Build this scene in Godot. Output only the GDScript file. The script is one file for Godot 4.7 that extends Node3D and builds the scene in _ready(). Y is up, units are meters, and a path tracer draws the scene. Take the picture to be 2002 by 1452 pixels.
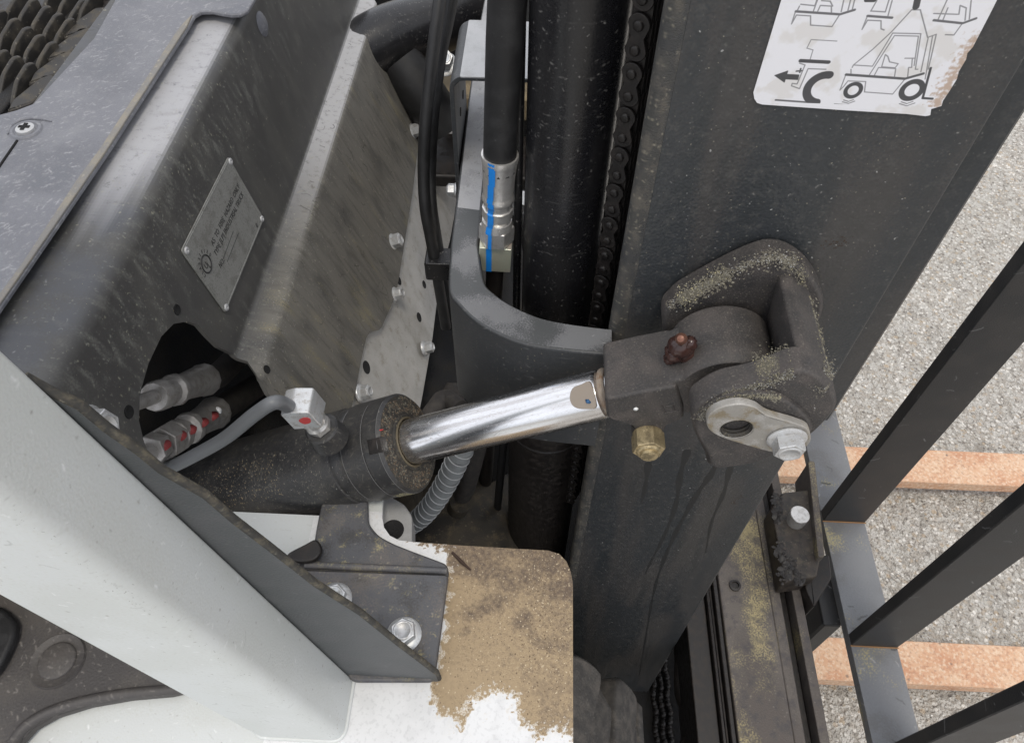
extends Node3D
# A fork lift's tilt cylinder seen from beside the truck. X runs forward along the truck, Y up, Z towards the viewer.
# Lengths in metres; the lens looks down from 1.75 m above the pavement.

const EYE := Vector3(0, 1.75, 0)
const F_PX := 1450.0
var cam_r := Vector3.RIGHT
var cam_u := Vector3.UP
var cam_f := Vector3.FORWARD
var M := {}
var rng := RandomNumberGenerator.new()

# ---------------------------------------------------------------- measuring: a sight line met with a real plane
func ray(px: float, py: float) -> Vector3:
	return cam_r * ((px - 1001.0) / F_PX) - cam_u * ((py - 726.0) / F_PX) + cam_f
func pz(px: float, py: float, a: float) -> Vector3:      # on the upright plane z = -a
	var r := ray(px, py)
	return EYE + r * (-a / r.z)
func pd(px: float, py: float, d: float) -> Vector3:      # on the level plane d below the lens
	var r := ray(px, py)
	return EYE + r * (-d / r.y)
func pxx(px: float, py: float, x: float) -> Vector3:     # on the upright plane x
	var r := ray(px, py)
	return EYE + r * (x / r.x)
func ppl(px: float, py: float, o: Vector3, n: Vector3) -> Vector3:
	var r := ray(px, py)
	return EYE + r * ((o - EYE).dot(n) / r.dot(n))
func at(x: float, d: float, a: float) -> Vector3:
	return Vector3(x, EYE.y - d, -a)

# ---------------------------------------------------------------- mesh building
class MB:
	var v := PackedVector3Array()
	var n := PackedVector3Array()
	var t := PackedVector2Array()
	func tri(a: Vector3, b: Vector3, c: Vector3, na: Vector3, nb: Vector3, nc: Vector3, ta := Vector2.ZERO, tb := Vector2.ZERO, tc := Vector2.ZERO) -> void:
		var g := (b - a).cross(c - a)
		if g.length_squared() < 1e-18:
			return
		if g.dot(na + nb + nc) > 0.0:
			v.append_array([a, c, b]); n.append_array([na, nc, nb]); t.append_array([ta, tc, tb])
		else:
			v.append_array([a, b, c]); n.append_array([na, nb, nc]); t.append_array([ta, tb, tc])
	func quad(a: Vector3, b: Vector3, c: Vector3, d: Vector3, na: Vector3, nb: Vector3, nc: Vector3, nd: Vector3) -> void:
		tri(a, b, c, na, nb, nc)
		tri(a, c, d, na, nc, nd)
	func flat(a: Vector3, b: Vector3, c: Vector3, d: Vector3, out: Vector3) -> void:
		var g := (c - a).cross(d - b).normalized()
		if g.dot(out) < 0:
			g = -g
		quad(a, b, c, d, g, g, g, g)
	# a plate: polygon p in the plane (o, u, w), from height h0 to h1 along nn, edges rounded by bev
	func prism(p: PackedVector2Array, o: Vector3, u: Vector3, w: Vector3, nn: Vector3, h0: float, h1: float, bev := 0.001, caps := 3) -> void:
		if _area(p) < 0.0:
			p = p.duplicate(); p.reverse()
		var k := p.size()
		var en: Array[Vector2] = []
		for i in k:
			var e := p[(i + 1) % k] - p[i]
			en.append(Vector2(e.y, -e.x).normalized())
		var q := PackedVector2Array()
		var na: Array[Vector2] = []
		var nb: Array[Vector2] = []
		for i in k:
			var a := en[(i + k - 1) % k]
			var b := en[i]
			var m := a + b
			m = m / maxf(m.length_squared() * 0.5, 0.35)
			q.append(p[i] - m * bev)
			var s := (a + b).normalized()
			var smooth := a.dot(b) > 0.8
			na.append(s if smooth else a)
			nb.append(s if smooth else b)
		var P := func(c: Vector2, h: float) -> Vector3: return o + u * c.x + w * c.y + nn * h
		var D := func(c: Vector2) -> Vector3: return (u * c.x + w * c.y).normalized()
		for i in k:
			var j := (i + 1) % k
			var ni: Vector3 = D.call(nb[i])
			var nj: Vector3 = D.call(na[j])
			quad(P.call(p[i], h0 + bev), P.call(p[j], h0 + bev), P.call(p[j], h1 - bev), P.call(p[i], h1 - bev), ni, nj, nj, ni)
			if bev > 0.0:
				if caps & 1: quad(P.call(p[i], h1 - bev), P.call(p[j], h1 - bev), P.call(q[j], h1), P.call(q[i], h1), ni, nj, nn, nn)
				if caps & 2: quad(P.call(p[i], h0 + bev), P.call(p[j], h0 + bev), P.call(q[j], h0), P.call(q[i], h0), ni, nj, -nn, -nn)
		var idx := Geometry2D.triangulate_polygon(q if bev > 0.0 else p)
		if idx.is_empty():
			idx = Geometry2D.triangulate_polygon(p)
		var z := q if bev > 0.0 else p
		for i in range(0, idx.size(), 3):
			var a := z[idx[i]]; var b := z[idx[i + 1]]; var c := z[idx[i + 2]]
			if caps & 1: tri(P.call(a, h1), P.call(b, h1), P.call(c, h1), nn, nn, nn, a, b, c)
			if caps & 2: tri(P.call(a, h0), P.call(b, h0), P.call(c, h0), -nn, -nn, -nn, a, b, c)
	func _area(p: PackedVector2Array) -> float:
		var s := 0.0
		for i in p.size():
			s += p[i].cross(p[(i + 1) % p.size()])
		return s * 0.5
	# a level bar between two curves, bevelled along its upper edges; which: 1 top, 2 all the rest
	func rail(o: PackedVector2Array, q: PackedVector2Array, y0: float, y1: float, bev: float, which: int) -> void:
		var k := o.size()
		for i in k - 1:
			var oa := o[i]; var ob := o[i + 1]; var qa := q[i]; var qb := q[i + 1]
			var fa := bev / maxf(oa.distance_to(qa), 1e-5); var fb := bev / maxf(ob.distance_to(qb), 1e-5)
			var nA := (oa - qa).normalized(); var nB := (ob - qb).normalized()
			var NA := Vector3(nA.x, 0, nA.y); var NB := Vector3(nB.x, 0, nB.y)
			var V := func(p: Vector2, y: float) -> Vector3: return Vector3(p.x, y, p.y)
			if which & 1:
				quad(V.call(oa.lerp(qa, fa), y1), V.call(ob.lerp(qb, fb), y1), V.call(qb.lerp(ob, fb), y1), V.call(qa.lerp(oa, fa), y1), Vector3.UP, Vector3.UP, Vector3.UP, Vector3.UP)
			if which & 2:
				quad(V.call(oa, y1 - bev), V.call(ob, y1 - bev), V.call(ob.lerp(qb, fb), y1), V.call(oa.lerp(qa, fa), y1), NA, NB, Vector3.UP, Vector3.UP)
				quad(V.call(qa, y1 - bev), V.call(qb, y1 - bev), V.call(qb.lerp(ob, fb), y1), V.call(qa.lerp(oa, fa), y1), -NA, -NB, Vector3.UP, Vector3.UP)
				quad(V.call(oa, y0), V.call(ob, y0), V.call(ob, y1 - bev), V.call(oa, y1 - bev), NA, NB, NB, NA)
				quad(V.call(qa, y0), V.call(qb, y0), V.call(qb, y1 - bev), V.call(qa, y1 - bev), -NA, -NB, -NB, -NA)
				quad(V.call(oa, y0), V.call(ob, y0), V.call(qb, y0), V.call(qa, y0), Vector3.DOWN, Vector3.DOWN, Vector3.DOWN, Vector3.DOWN)
	# thin film laid along a path on a surface with outward n
	func ribbon(path: PackedVector3Array, w: PackedFloat32Array, nn: Vector3, lift: float) -> void:
		var k := path.size()
		for i in k - 1:
			var d0 := (path[mini(i + 1, k - 1)] - path[maxi(i - 1, 0)]).normalized().cross(nn)
			var d1 := (path[mini(i + 2, k - 1)] - path[i]).normalized().cross(nn)
			quad(path[i] - d0 * w[i] , path[i] + nn * lift, path[i + 1] + nn * lift, path[i + 1] - d1 * w[i + 1], nn, nn, nn, nn)
			quad(path[i] + d0 * w[i] , path[i] + nn * lift, path[i + 1] + nn * lift, path[i + 1] + d1 * w[i + 1], nn, nn, nn, nn)
	func box(lo: Vector3, hi: Vector3, bev := 0.0015) -> void:
		var a := Vector3(minf(lo.x, hi.x), minf(lo.y, hi.y), minf(lo.z, hi.z))
		var b := Vector3(maxf(lo.x, hi.x), maxf(lo.y, hi.y), maxf(lo.z, hi.z))
		var r := minf(bev, 0.4 * minf(b.x - a.x, minf(b.y - a.y, b.z - a.z)))
		var pts := PackedVector2Array([Vector2(a.x + r, a.z), Vector2(b.x - r, a.z), Vector2(b.x, a.z + r), Vector2(b.x, b.z - r), Vector2(b.x - r, b.z), Vector2(a.x + r, b.z), Vector2(a.x, b.z - r), Vector2(a.x, a.z + r)])
		prism(pts, Vector3.ZERO, Vector3.RIGHT, Vector3.BACK, Vector3.UP, a.y, b.y, r)
	# turned shape: profile of (radius, height) along axis
	func lathe(pr: Array, o: Vector3, axis: Vector3, segs := 28, smooth := 0.75) -> void:
		axis = axis.normalized()
		var s := axis.cross(Vector3.UP if absf(axis.y) < 0.9 else Vector3.RIGHT).normalized()
		var c := axis.cross(s)
		var m := pr.size()
		var sn: Array[Vector2] = []
		for i in m - 1:
			var e: Vector2 = pr[i + 1] - pr[i]
			sn.append(Vector2(e.y, -e.x).normalized())
		for i in m - 1:
			var A: Vector2 = pr[i]
			var B: Vector2 = pr[i + 1]
			if A.distance_to(B) < 1e-7: continue
			var n0 := sn[i]
			var n1 := sn[i]
			if i > 0 and sn[i - 1].dot(sn[i]) > smooth: n0 = (sn[i - 1] + sn[i]).normalized()
			if i < m - 2 and sn[i + 1].dot(sn[i]) > smooth: n1 = (sn[i + 1] + sn[i]).normalized()
			for k in segs:
				var t0 := TAU * k / segs
				var t1 := TAU * (k + 1) / segs
				var d0 := s * cos(t0) + c * sin(t0)
				var d1 := s * cos(t1) + c * sin(t1)
				var a := o + d0 * A.x + axis * A.y; var b := o + d1 * A.x + axis * A.y; var e := o + d1 * B.x + axis * B.y; var f := o + d0 * B.x + axis * B.y
				var na := d0 * n0.x + axis * n0.y; var nb := d1 * n0.x + axis * n0.y; var ne := d1 * n1.x + axis * n1.y; var nf := d0 * n1.x + axis * n1.y
				var u0 := float(k) / segs; var u1 := float(k + 1) / segs
				tri(a, b, e, na, nb, ne, Vector2(u0, A.y * 4.0), Vector2(u1, A.y * 4.0), Vector2(u1, B.y * 4.0))
				tri(a, e, f, na, ne, nf, Vector2(u0, A.y * 4.0), Vector2(u1, B.y * 4.0), Vector2(u0, B.y * 4.0))
	func tube(path: PackedVector3Array, r: Variant, segs := 14, capped := true) -> void:
		var m := path.size()
		var t0 := (path[1] - path[0]).normalized()
		var s := t0.cross(Vector3.UP if absf(t0.y) < 0.9 else Vector3.RIGHT).normalized()
		var rings: Array = []
		for i in m:
			var d := (path[mini(i + 1, m - 1)] - path[maxi(i - 1, 0)]).normalized()
			s = (s - d * s.dot(d)).normalized()
			var c := d.cross(s)
			var rad: float = r[i] if r is PackedFloat32Array else r
			var ring: Array = []
			for k in segs + 1:
				var a := TAU * k / segs
				var o := s * cos(a) + c * sin(a)
				ring.append([path[i] + o * rad, o])
			rings.append(ring)
		for i in m - 1:
			for k in segs:
				var A: Array = rings[i]
				var B: Array = rings[i + 1]
				quad(A[k][0], A[k + 1][0], B[k + 1][0], B[k][0], A[k][1], A[k + 1][1], B[k + 1][1], B[k][1])
		if capped:
			for e in [0, m - 1]:
				var d := (path[1] - path[0]).normalized() * -1.0 if e == 0 else (path[m - 1] - path[m - 2]).normalized()
				for k in segs:
					tri(path[e], rings[e][k][0], rings[e][k + 1][0], d, d, d)
	func hexagon(o: Vector3, axis: Vector3, af: float, h0: float, h1: float, turn := 0.0) -> void:
		axis = axis.normalized()
		var s := axis.cross(Vector3.UP if absf(axis.y) < 0.9 else Vector3.RIGHT).normalized()
		var c := axis.cross(s)
		var p := PackedVector2Array()
		for k in 6:
			p.append(Vector2.from_angle(turn + TAU * k / 6.0) * af / sqrt(3.0))
		prism(p, o, s, c, axis, h0, h1, minf(0.0012, (h1 - h0) * 0.25))
	func ball(o: Vector3, r: Vector3, seed_: float, rough := 0.0, rows := 10, cols := 14) -> void:
		var f := func(i: int, k: int) -> Vector3:
			var th := PI * i / rows
			var ph := TAU * (k % cols) / cols
			var d := Vector3(sin(th) * cos(ph), cos(th), sin(th) * sin(ph))
			var w := 1.0 + rough * (sin(d.x * 5.1 + seed_) * cos(d.y * 4.3 + seed_ * 2.0) + 0.6 * sin(d.z * 9.0 + seed_ * 3.0 + d.x * 6.0))
			return o + d * r * w
		for i in rows:
			for k in cols:
				var a: Vector3 = f.call(i, k); var b: Vector3 = f.call(i, k + 1); var c: Vector3 = f.call(i + 1, k + 1); var d: Vector3 = f.call(i + 1, k)
				quad(a, b, c, d, (a - o).normalized(), (b - o).normalized(), (c - o).normalized(), (d - o).normalized())

func round_poly(pts: Array, r: float, seg := 5) -> PackedVector2Array:
	var out := PackedVector2Array()
	var k := pts.size()
	for i in k:
		var p: Vector2 = pts[i]
		var rr := r
		var a: Vector2 = pts[(i + k - 1) % k]
		var b: Vector2 = pts[(i + 1) % k]
		var da := (a - p); var db := (b - p)
		var l := minf(rr, 0.45 * minf(da.length(), db.length()))
		var s := p + da.normalized() * l
		var e := p + db.normalized() * l
		for j in seg + 1:
			var t := float(j) / seg
			out.append(s.lerp(p, t).lerp(p.lerp(e, t), t))
	return out
func round_each(pts: Array, radii: Array, seg := 6) -> PackedVector2Array:
	var out := PackedVector2Array()
	var k := pts.size()
	for i in k:
		var p: Vector2 = pts[i]
		var da: Vector2 = pts[(i + k - 1) % k] - p
		var db: Vector2 = pts[(i + 1) % k] - p
		var s: Vector2 = p + da.normalized() * float(radii[i])
		var e: Vector2 = p + db.normalized() * float(radii[i])
		for j in seg + 1:
			var t := float(j) / seg
			out.append(s.lerp(p, t).lerp(p.lerp(e, t), t))
	return out
# flakes and crumbs that cling to a surface: spot(rng) gives [place, outward, long direction]
func crust(parent: Node, called: String, m: Material, spot: Callable, count: int, r0: float, r1: float, long_ := 1.0, seed_ := 1, high := 0.35) -> void:
	var rn := RandomNumberGenerator.new()
	rn.seed = seed_ * 131 + 17
	var mb := MB.new()
	for i in int(count * 1.5):
		var q: Array = spot.call(rn)
		if q.is_empty(): continue
		var n: Vector3 = (q[1] as Vector3).normalized()
		var d: Vector3 = q[2]
		d = (d - n * d.dot(n)).normalized()
		d = d.rotated(n, rn.randfn() * 0.5)
		var e := n.cross(d)
		var r := (r0 + (r1 - r0) * pow(rn.randf(), 3.0)) * 0.62
		var p: Vector3 = q[0]
		var k := 5
		var top := p + n * r * high
		var prev := Vector3.ZERO
		var first := Vector3.ZERO
		for j in k + 1:
			var an := TAU * j / k
			var c := p - n * 0.0001 + d * cos(an) * r * long_ * rn.randf_range(0.6, 1.25) + e * sin(an) * r * rn.randf_range(0.6, 1.25)
			if j == k: c = first
			if j == 0: first = c
			else:
				var g := (c - top).cross(prev - top).normalized()
				if g.dot(n) < 0: g = -g
				var gn := (g + n).normalized()
				mb.tri(top, prev, c, n, gn, gn)
			prev = c
	if mb.v.is_empty(): return
	part(mb, called, m, parent).set_meta("kind", "stuff")
# spots along a path on the upright plane z = -a, given in the enlarged view of the clevis
func along(pts: Array, n: Vector3, spread: float) -> Callable:
	return func(rn: RandomNumberGenerator) -> Array:
		var i := rn.randi() % (pts.size() - 1)
		var p: Vector3 = pts[i].lerp(pts[i + 1], rn.randf())
		var d: Vector3 = (pts[i + 1] - pts[i]).normalized()
		return [p + n.normalized().cross(d) * rn.randfn() * spread * rn.randf_range(0.5, 2.6), n, d]
func curve(pts: Array, n := 8) -> PackedVector3Array:     # smooth path through points
	var out := PackedVector3Array()
	var k := pts.size()
	for i in k - 1:
		var p0: Vector3 = pts[maxi(i - 1, 0)]; var p1: Vector3 = pts[i]; var p2: Vector3 = pts[i + 1]; var p3: Vector3 = pts[mini(i + 2, k - 1)]
		for j in n:
			out.append(p1.cubic_interpolate(p2, p0, p3, float(j) / n))
	out.append(pts[k - 1])
	return out
func spline2(pts: Array, n := 5) -> PackedVector2Array:    # closed smooth outline
	var out := PackedVector2Array()
	var k := pts.size()
	for i in k:
		var p0: Vector2 = pts[(i + k - 1) % k]; var p1: Vector2 = pts[i]; var p2: Vector2 = pts[(i + 1) % k]; var p3: Vector2 = pts[(i + 2) % k]
		for j in n:
			out.append(p1.cubic_interpolate(p2, p0, p3, float(j) / n))
	return out
func with_hole(outer: PackedVector2Array, hole: PackedVector2Array) -> PackedVector2Array:   # joins a hole to the outline by a slit
	if Geometry2D.is_polygon_clockwise(outer): outer.reverse()
	if not Geometry2D.is_polygon_clockwise(hole): hole.reverse()
	var bi := 0; var bj := 0; var best := 1e9
	for i in outer.size():
		for j in hole.size():
			var d := outer[i].distance_squared_to(hole[j])
			if d < best: best = d; bi = i; bj = j
	var out := PackedVector2Array()
	for i in bi + 1: out.append(outer[i])
	for j in hole.size() + 1: out.append(hole[(bj + j) % hole.size()])
	for i in range(bi, outer.size()): out.append(outer[i])
	return out
func resample(p: PackedVector2Array, n: int) -> PackedVector2Array:
	var tot := 0.0
	for i in p.size() - 1: tot += p[i].distance_to(p[i + 1])
	var out := PackedVector2Array()
	var i := 0
	var acc := 0.0
	for k in n:
		var want := tot * k / (n - 1)
		while i < p.size() - 2 and acc + p[i].distance_to(p[i + 1]) < want:
			acc += p[i].distance_to(p[i + 1]); i += 1
		out.append(p[i].lerp(p[i + 1], clampf((want - acc) / maxf(p[i].distance_to(p[i + 1]), 1e-9), 0, 1)))
	return out
func circle2(c: Vector2, r: float, k := 20, sq := 1.0) -> PackedVector2Array:
	var p := PackedVector2Array()
	for i in k: p.append(c + Vector2(cos(TAU * i / k), sin(TAU * i / k) * sq) * r)
	return p

# ---------------------------------------------------------------- naming
func numbered(parent: Node, called: String) -> String:
	if not parent.has_node(called): return called
	var i := 1
	while parent.has_node("%s_%03d" % [called, i]): i += 1
	return "%s_%03d" % [called, i]
func thing(called: String, label: String, category: String, base: Vector3, group := "") -> Node3D:
	var o := Node3D.new()
	o.name = numbered(self, called)
	add_child(o, true)
	o.position = base
	o.set_meta("label", label); o.set_meta("category", category)
	if group: o.set_meta("group", group)
	return o
func origin_of(n: Node) -> Vector3:
	var p := Vector3.ZERO
	while n is Node3D and n != self:
		p += n.position
		n = n.get_parent()
	return p
func part(mb: MB, called: String, mat: Material, parent: Node, label := "") -> MeshInstance3D:
	var o := MeshInstance3D.new()
	o.name = numbered(parent, called)
	var base := origin_of(parent)
	var vv := mb.v.duplicate()
	for i in vv.size(): vv[i] -= base
	var arr := []
	arr.resize(Mesh.ARRAY_MAX)
	arr[Mesh.ARRAY_VERTEX] = vv
	arr[Mesh.ARRAY_NORMAL] = mb.n
	arr[Mesh.ARRAY_TEX_UV] = mb.t
	var m := ArrayMesh.new()
	m.add_surface_from_arrays(Mesh.PRIMITIVE_TRIANGLES, arr)
	m.surface_set_material(0, mat)
	o.mesh = m
	parent.add_child(o, true)
	if label: o.set_meta("label", label)
	return o
func single(mb: MB, called: String, mat: Material, label: String, category: String, group := "") -> MeshInstance3D:
	var o := part(mb, called, mat, self, label)
	o.set_meta("category", category)
	if group: o.set_meta("group", group)
	return o
func setting(mb: MB, called: String, mat: Material, label: String) -> MeshInstance3D:
	var o := part(mb, called, mat, self, label)
	o.set_meta("kind", "structure")
	return o

# ---------------------------------------------------------------- textures
func noise(seed_: int, freq: float, w: int, h: int, oct := 4, sx := 1, sy := 1, ridged := false) -> PackedByteArray:
	var f := FastNoiseLite.new()
	f.seed = seed_
	f.frequency = freq
	f.noise_type = FastNoiseLite.TYPE_SIMPLEX_SMOOTH
	f.fractal_type = FastNoiseLite.FRACTAL_RIDGED if ridged else FastNoiseLite.FRACTAL_FBM
	f.fractal_octaves = oct
	var im := f.get_seamless_image(maxi(w / sx, 16), maxi(h / sy, 16), false, false, 0.12)
	if im.get_width() != w or im.get_height() != h:
		im.resize(w, h, Image.INTERPOLATE_CUBIC)
	im.convert(Image.FORMAT_L8)
	return im.get_data()
# a painted or dirty surface: base colour, then layers of dirt laid over it, then small marks
# layer: [colour, frequency, octaves, stretch x, stretch y, from, to, amount, roughness]   mark: [count, colour, length, radius, opacity, direction, spread]
func surface(w: int, h: int, base: Color, rough: float, layers: Array, marks: Array, seed_: int, mask: Variant = null) -> Array:
	var n := w * h
	var cr := PackedFloat32Array(); var cg := PackedFloat32Array(); var cb := PackedFloat32Array(); var ro := PackedFloat32Array()
	for a in [[cr, base.r], [cg, base.g], [cb, base.b], [ro, rough]]: pass
	cr.resize(n); cg.resize(n); cb.resize(n); ro.resize(n)
	cr.fill(base.r); cg.fill(base.g); cb.fill(base.b); ro.fill(rough)
	var gz := noise(seed_ * 31 + 990, 0.28, w, h, 2)
	var grids := {}
	var gw := 256
	var gh := 256
	if mask != null:
		for kind in 6:
			var g := PackedFloat32Array(); g.resize(gw * gh)
			for j in gh:
				for i in gw: g[j * gw + i] = mask.call(kind, (i + 0.5) / gw, (j + 0.5) / gh)
			grids[kind] = g
	var li := 0
	for L in layers:
		var nz := noise(seed_ * 31 + li * 7 + 1, L[1], w, h, L[2], L[3], L[4])
		var lut := PackedFloat32Array()
		lut.resize(256)
		for i in 256: lut[i] = smoothstep(L[5] - 0.07, L[6] + 0.07, i / 255.0) * L[7]
		var c: Color = L[0]
		var lr := c.r; var lg := c.g; var lb := c.b; var rr: float = L[8]
		if mask != null and L.size() > 9:
			var g: PackedFloat32Array = grids[L[9]]
			for j in h:
				var row := (j * gh / h) * gw
				for x in w:
					var m := g[row + x * gw / w]
					if m < 0.01: continue
					var i := j * w + x
					m *= lut[clampi(nz[i] + ((gz[i] - 128) >> 1), 0, 255)]
					cr[i] += (lr - cr[i]) * m; cg[i] += (lg - cg[i]) * m; cb[i] += (lb - cb[i]) * m; ro[i] += (rr - ro[i]) * m
		else:
			for i in n:
				var m := lut[clampi(nz[i] + ((gz[i] - 128) >> 1), 0, 255)]
				if m <= 0.0: continue
				cr[i] += (lr - cr[i]) * m; cg[i] += (lg - cg[i]) * m; cb[i] += (lb - cb[i]) * m; ro[i] += (rr - ro[i]) * m
		li += 1
	var rn := RandomNumberGenerator.new()
	rn.seed = seed_ * 977 + 5
	for K in marks:
		var c: Color = K[1]
		for q in int(K[0]):
			var x := rn.randf() * w
			var y := rn.randf() * h
			if mask != null and K.size() > 7 and rn.randf() > grids[K[7]][int(y * gh / h) * gw + int(x * gw / w)]: continue
			var ang: float = K[5] + rn.randfn() * K[6]
			var ln: float = K[2] * rn.randf_range(0.4, 2.2)
			var rad: float = K[3] * rn.randf_range(0.9, 2.4)
			var op: float = K[4] * rn.randf_range(0.35, 1.0)
			var steps := maxi(int(ln / 0.8), 1)
			for s in steps:
				var ri := int(ceil(rad))
				for dy in range(-ri, ri + 1):
					for dx in range(-ri, ri + 1):
						var dd := rad + 0.5 - sqrt(float(dx * dx + dy * dy))
						if dd <= 0.0: continue
						var m := op * minf(dd, 1.0)
						var i := posmod(int(y) + dy, h) * w + posmod(int(x) + dx, w)
						cr[i] += (c.r - cr[i]) * m; cg[i] += (c.g - cg[i]) * m; cb[i] += (c.b - cb[i]) * m; ro[i] += (0.85 - ro[i]) * m
				x += cos(ang) * 0.8; y += sin(ang) * 0.8
				ang += rn.randfn() * 0.25
	return [_image(cr, cg, cb, w, h), _grey(ro, w, h)]
func _image(cr: PackedFloat32Array, cg: PackedFloat32Array, cb: PackedFloat32Array, w: int, h: int) -> ImageTexture:
	var lut := PackedByteArray()
	lut.resize(1025)
	for i in 1025: lut[i] = int(clampf(Color(i / 1024.0, 0, 0).linear_to_srgb().r * 255.0 + 0.5, 0, 255))
	var d := PackedByteArray()
	d.resize(w * h * 3)
	var j := 0
	for i in w * h:
		d[j] = lut[int(clampf(cr[i], 0.0, 1.0) * 1024.0)]
		d[j + 1] = lut[int(clampf(cg[i], 0.0, 1.0) * 1024.0)]
		d[j + 2] = lut[int(clampf(cb[i], 0.0, 1.0) * 1024.0)]
		j += 3
	return ImageTexture.create_from_image(Image.create_from_data(w, h, false, Image.FORMAT_RGB8, d))
func _grey(a: PackedFloat32Array, w: int, h: int) -> ImageTexture:
	var d := PackedByteArray()
	d.resize(w * h)
	for i in w * h: d[i] = int(clampf(a[i], 0.0, 1.0) * 255.0)
	return ImageTexture.create_from_image(Image.create_from_data(w, h, false, Image.FORMAT_L8, d))
func bump(seed_: int, freq: float, oct: int, strength: float, size := 512) -> ImageTexture:
	var im := Image.create_from_data(size, size, false, Image.FORMAT_L8, noise(seed_, freq, size, size, oct))
	im.convert(Image.FORMAT_RGBA8)
	im.bump_map_to_normal_map(strength)
	return ImageTexture.create_from_image(im)
func mat(tex: Array, scale: float, metal := 0.0, nrm: Texture2D = null, nscale := 0.4, spec := 0.5) -> StandardMaterial3D:
	var m := StandardMaterial3D.new()
	m.albedo_texture = tex[0]
	m.roughness_texture = tex[1]
	m.roughness = 1.0
	m.metallic = metal
	m.metallic_specular = spec
	if scale > 0.0:
		m.uv1_triplanar = true
		m.uv1_world_triplanar = true
		m.uv1_scale = Vector3.ONE * scale
	if nrm:
		m.normal_enabled = true
		m.normal_texture = nrm
		m.normal_scale = nscale
	return m
func plain(c: Color, rough: float, metal := 0.0) -> StandardMaterial3D:
	var m := StandardMaterial3D.new()
	m.albedo_color = c.linear_to_srgb()
	m.roughness = rough
	m.metallic = metal
	return m
func uv_fit(m: StandardMaterial3D, lo: Vector2, hi: Vector2) -> StandardMaterial3D:
	var s := Vector2(1, 1) / (hi - lo)
	m.uv1_scale = Vector3(s.x, s.y, 1)
	m.uv1_offset = Vector3(-lo.x * s.x, -lo.y * s.y, 0)
	return m

# ---------------------------------------------------------------- the place
func _ready() -> void:
	rng.seed = 7
	view_and_light()
	materials()
	pavement()
	mast()
	cowl()
	fender_and_pillar()
	fork_end()
	underneath()
	tilt_cylinder()
	lift_gear()
	hoses()
	behind()
	grille()
	data_plate()
	sticker()

func view_and_light() -> void:
	cam_f = Vector3(-0.0227, -0.801, -0.602).normalized()
	cam_r = Vector3(0.999, 0.0061, -0.046)
	cam_r = (cam_r - cam_f * cam_r.dot(cam_f)).normalized()
	cam_u = cam_r.cross(cam_f)
	var cam := Camera3D.new()
	cam.name = "camera"
	cam.basis = Basis(cam_r, cam_u, -cam_f)
	cam.position = EYE
	cam.fov = rad_to_deg(2.0 * atan(726.0 / F_PX))
	cam.near = 0.02
	cam.far = 300.0
	add_child(cam)
	cam.current = true
	var env := Environment.new()
	env.background_mode = Environment.BG_SKY
	var sky := Sky.new()
	var sm := ProceduralSkyMaterial.new()
	sm.sky_top_color = Color(0.96, 0.97, 1.0)
	sm.sky_horizon_color = Color(0.86, 0.88, 0.91)
	sm.sky_curve = 0.12
	sm.sky_energy_multiplier = 1.0
	sm.ground_horizon_color = Color(0.5, 0.49, 0.47)
	sm.ground_bottom_color = Color(0.4, 0.39, 0.37)
	sm.sun_angle_max = 0.0
	sky.sky_material = sm
	env.sky = sky
	env.tonemap_mode = Environment.TONE_MAPPER_LINEAR
	env.tonemap_exposure = 1.27
	env.sdfgi_enabled = true
	env.ssao_enabled = true
	env.ssil_enabled = true
	var we := WorldEnvironment.new()
	we.name = "world"
	we.environment = env
	add_child(we)
	var sun := DirectionalLight3D.new()
	sun.name = "veiled_sun"
	sun.light_color = Color(1.0, 0.97, 0.92)
	sun.light_energy = 0.38
	sun.light_angular_distance = 16.0
	sun.shadow_enabled = true
	add_child(sun)
	sun.look_at_from_position(Vector3(0.3, 3.0, 0.9), Vector3.ZERO)

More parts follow.
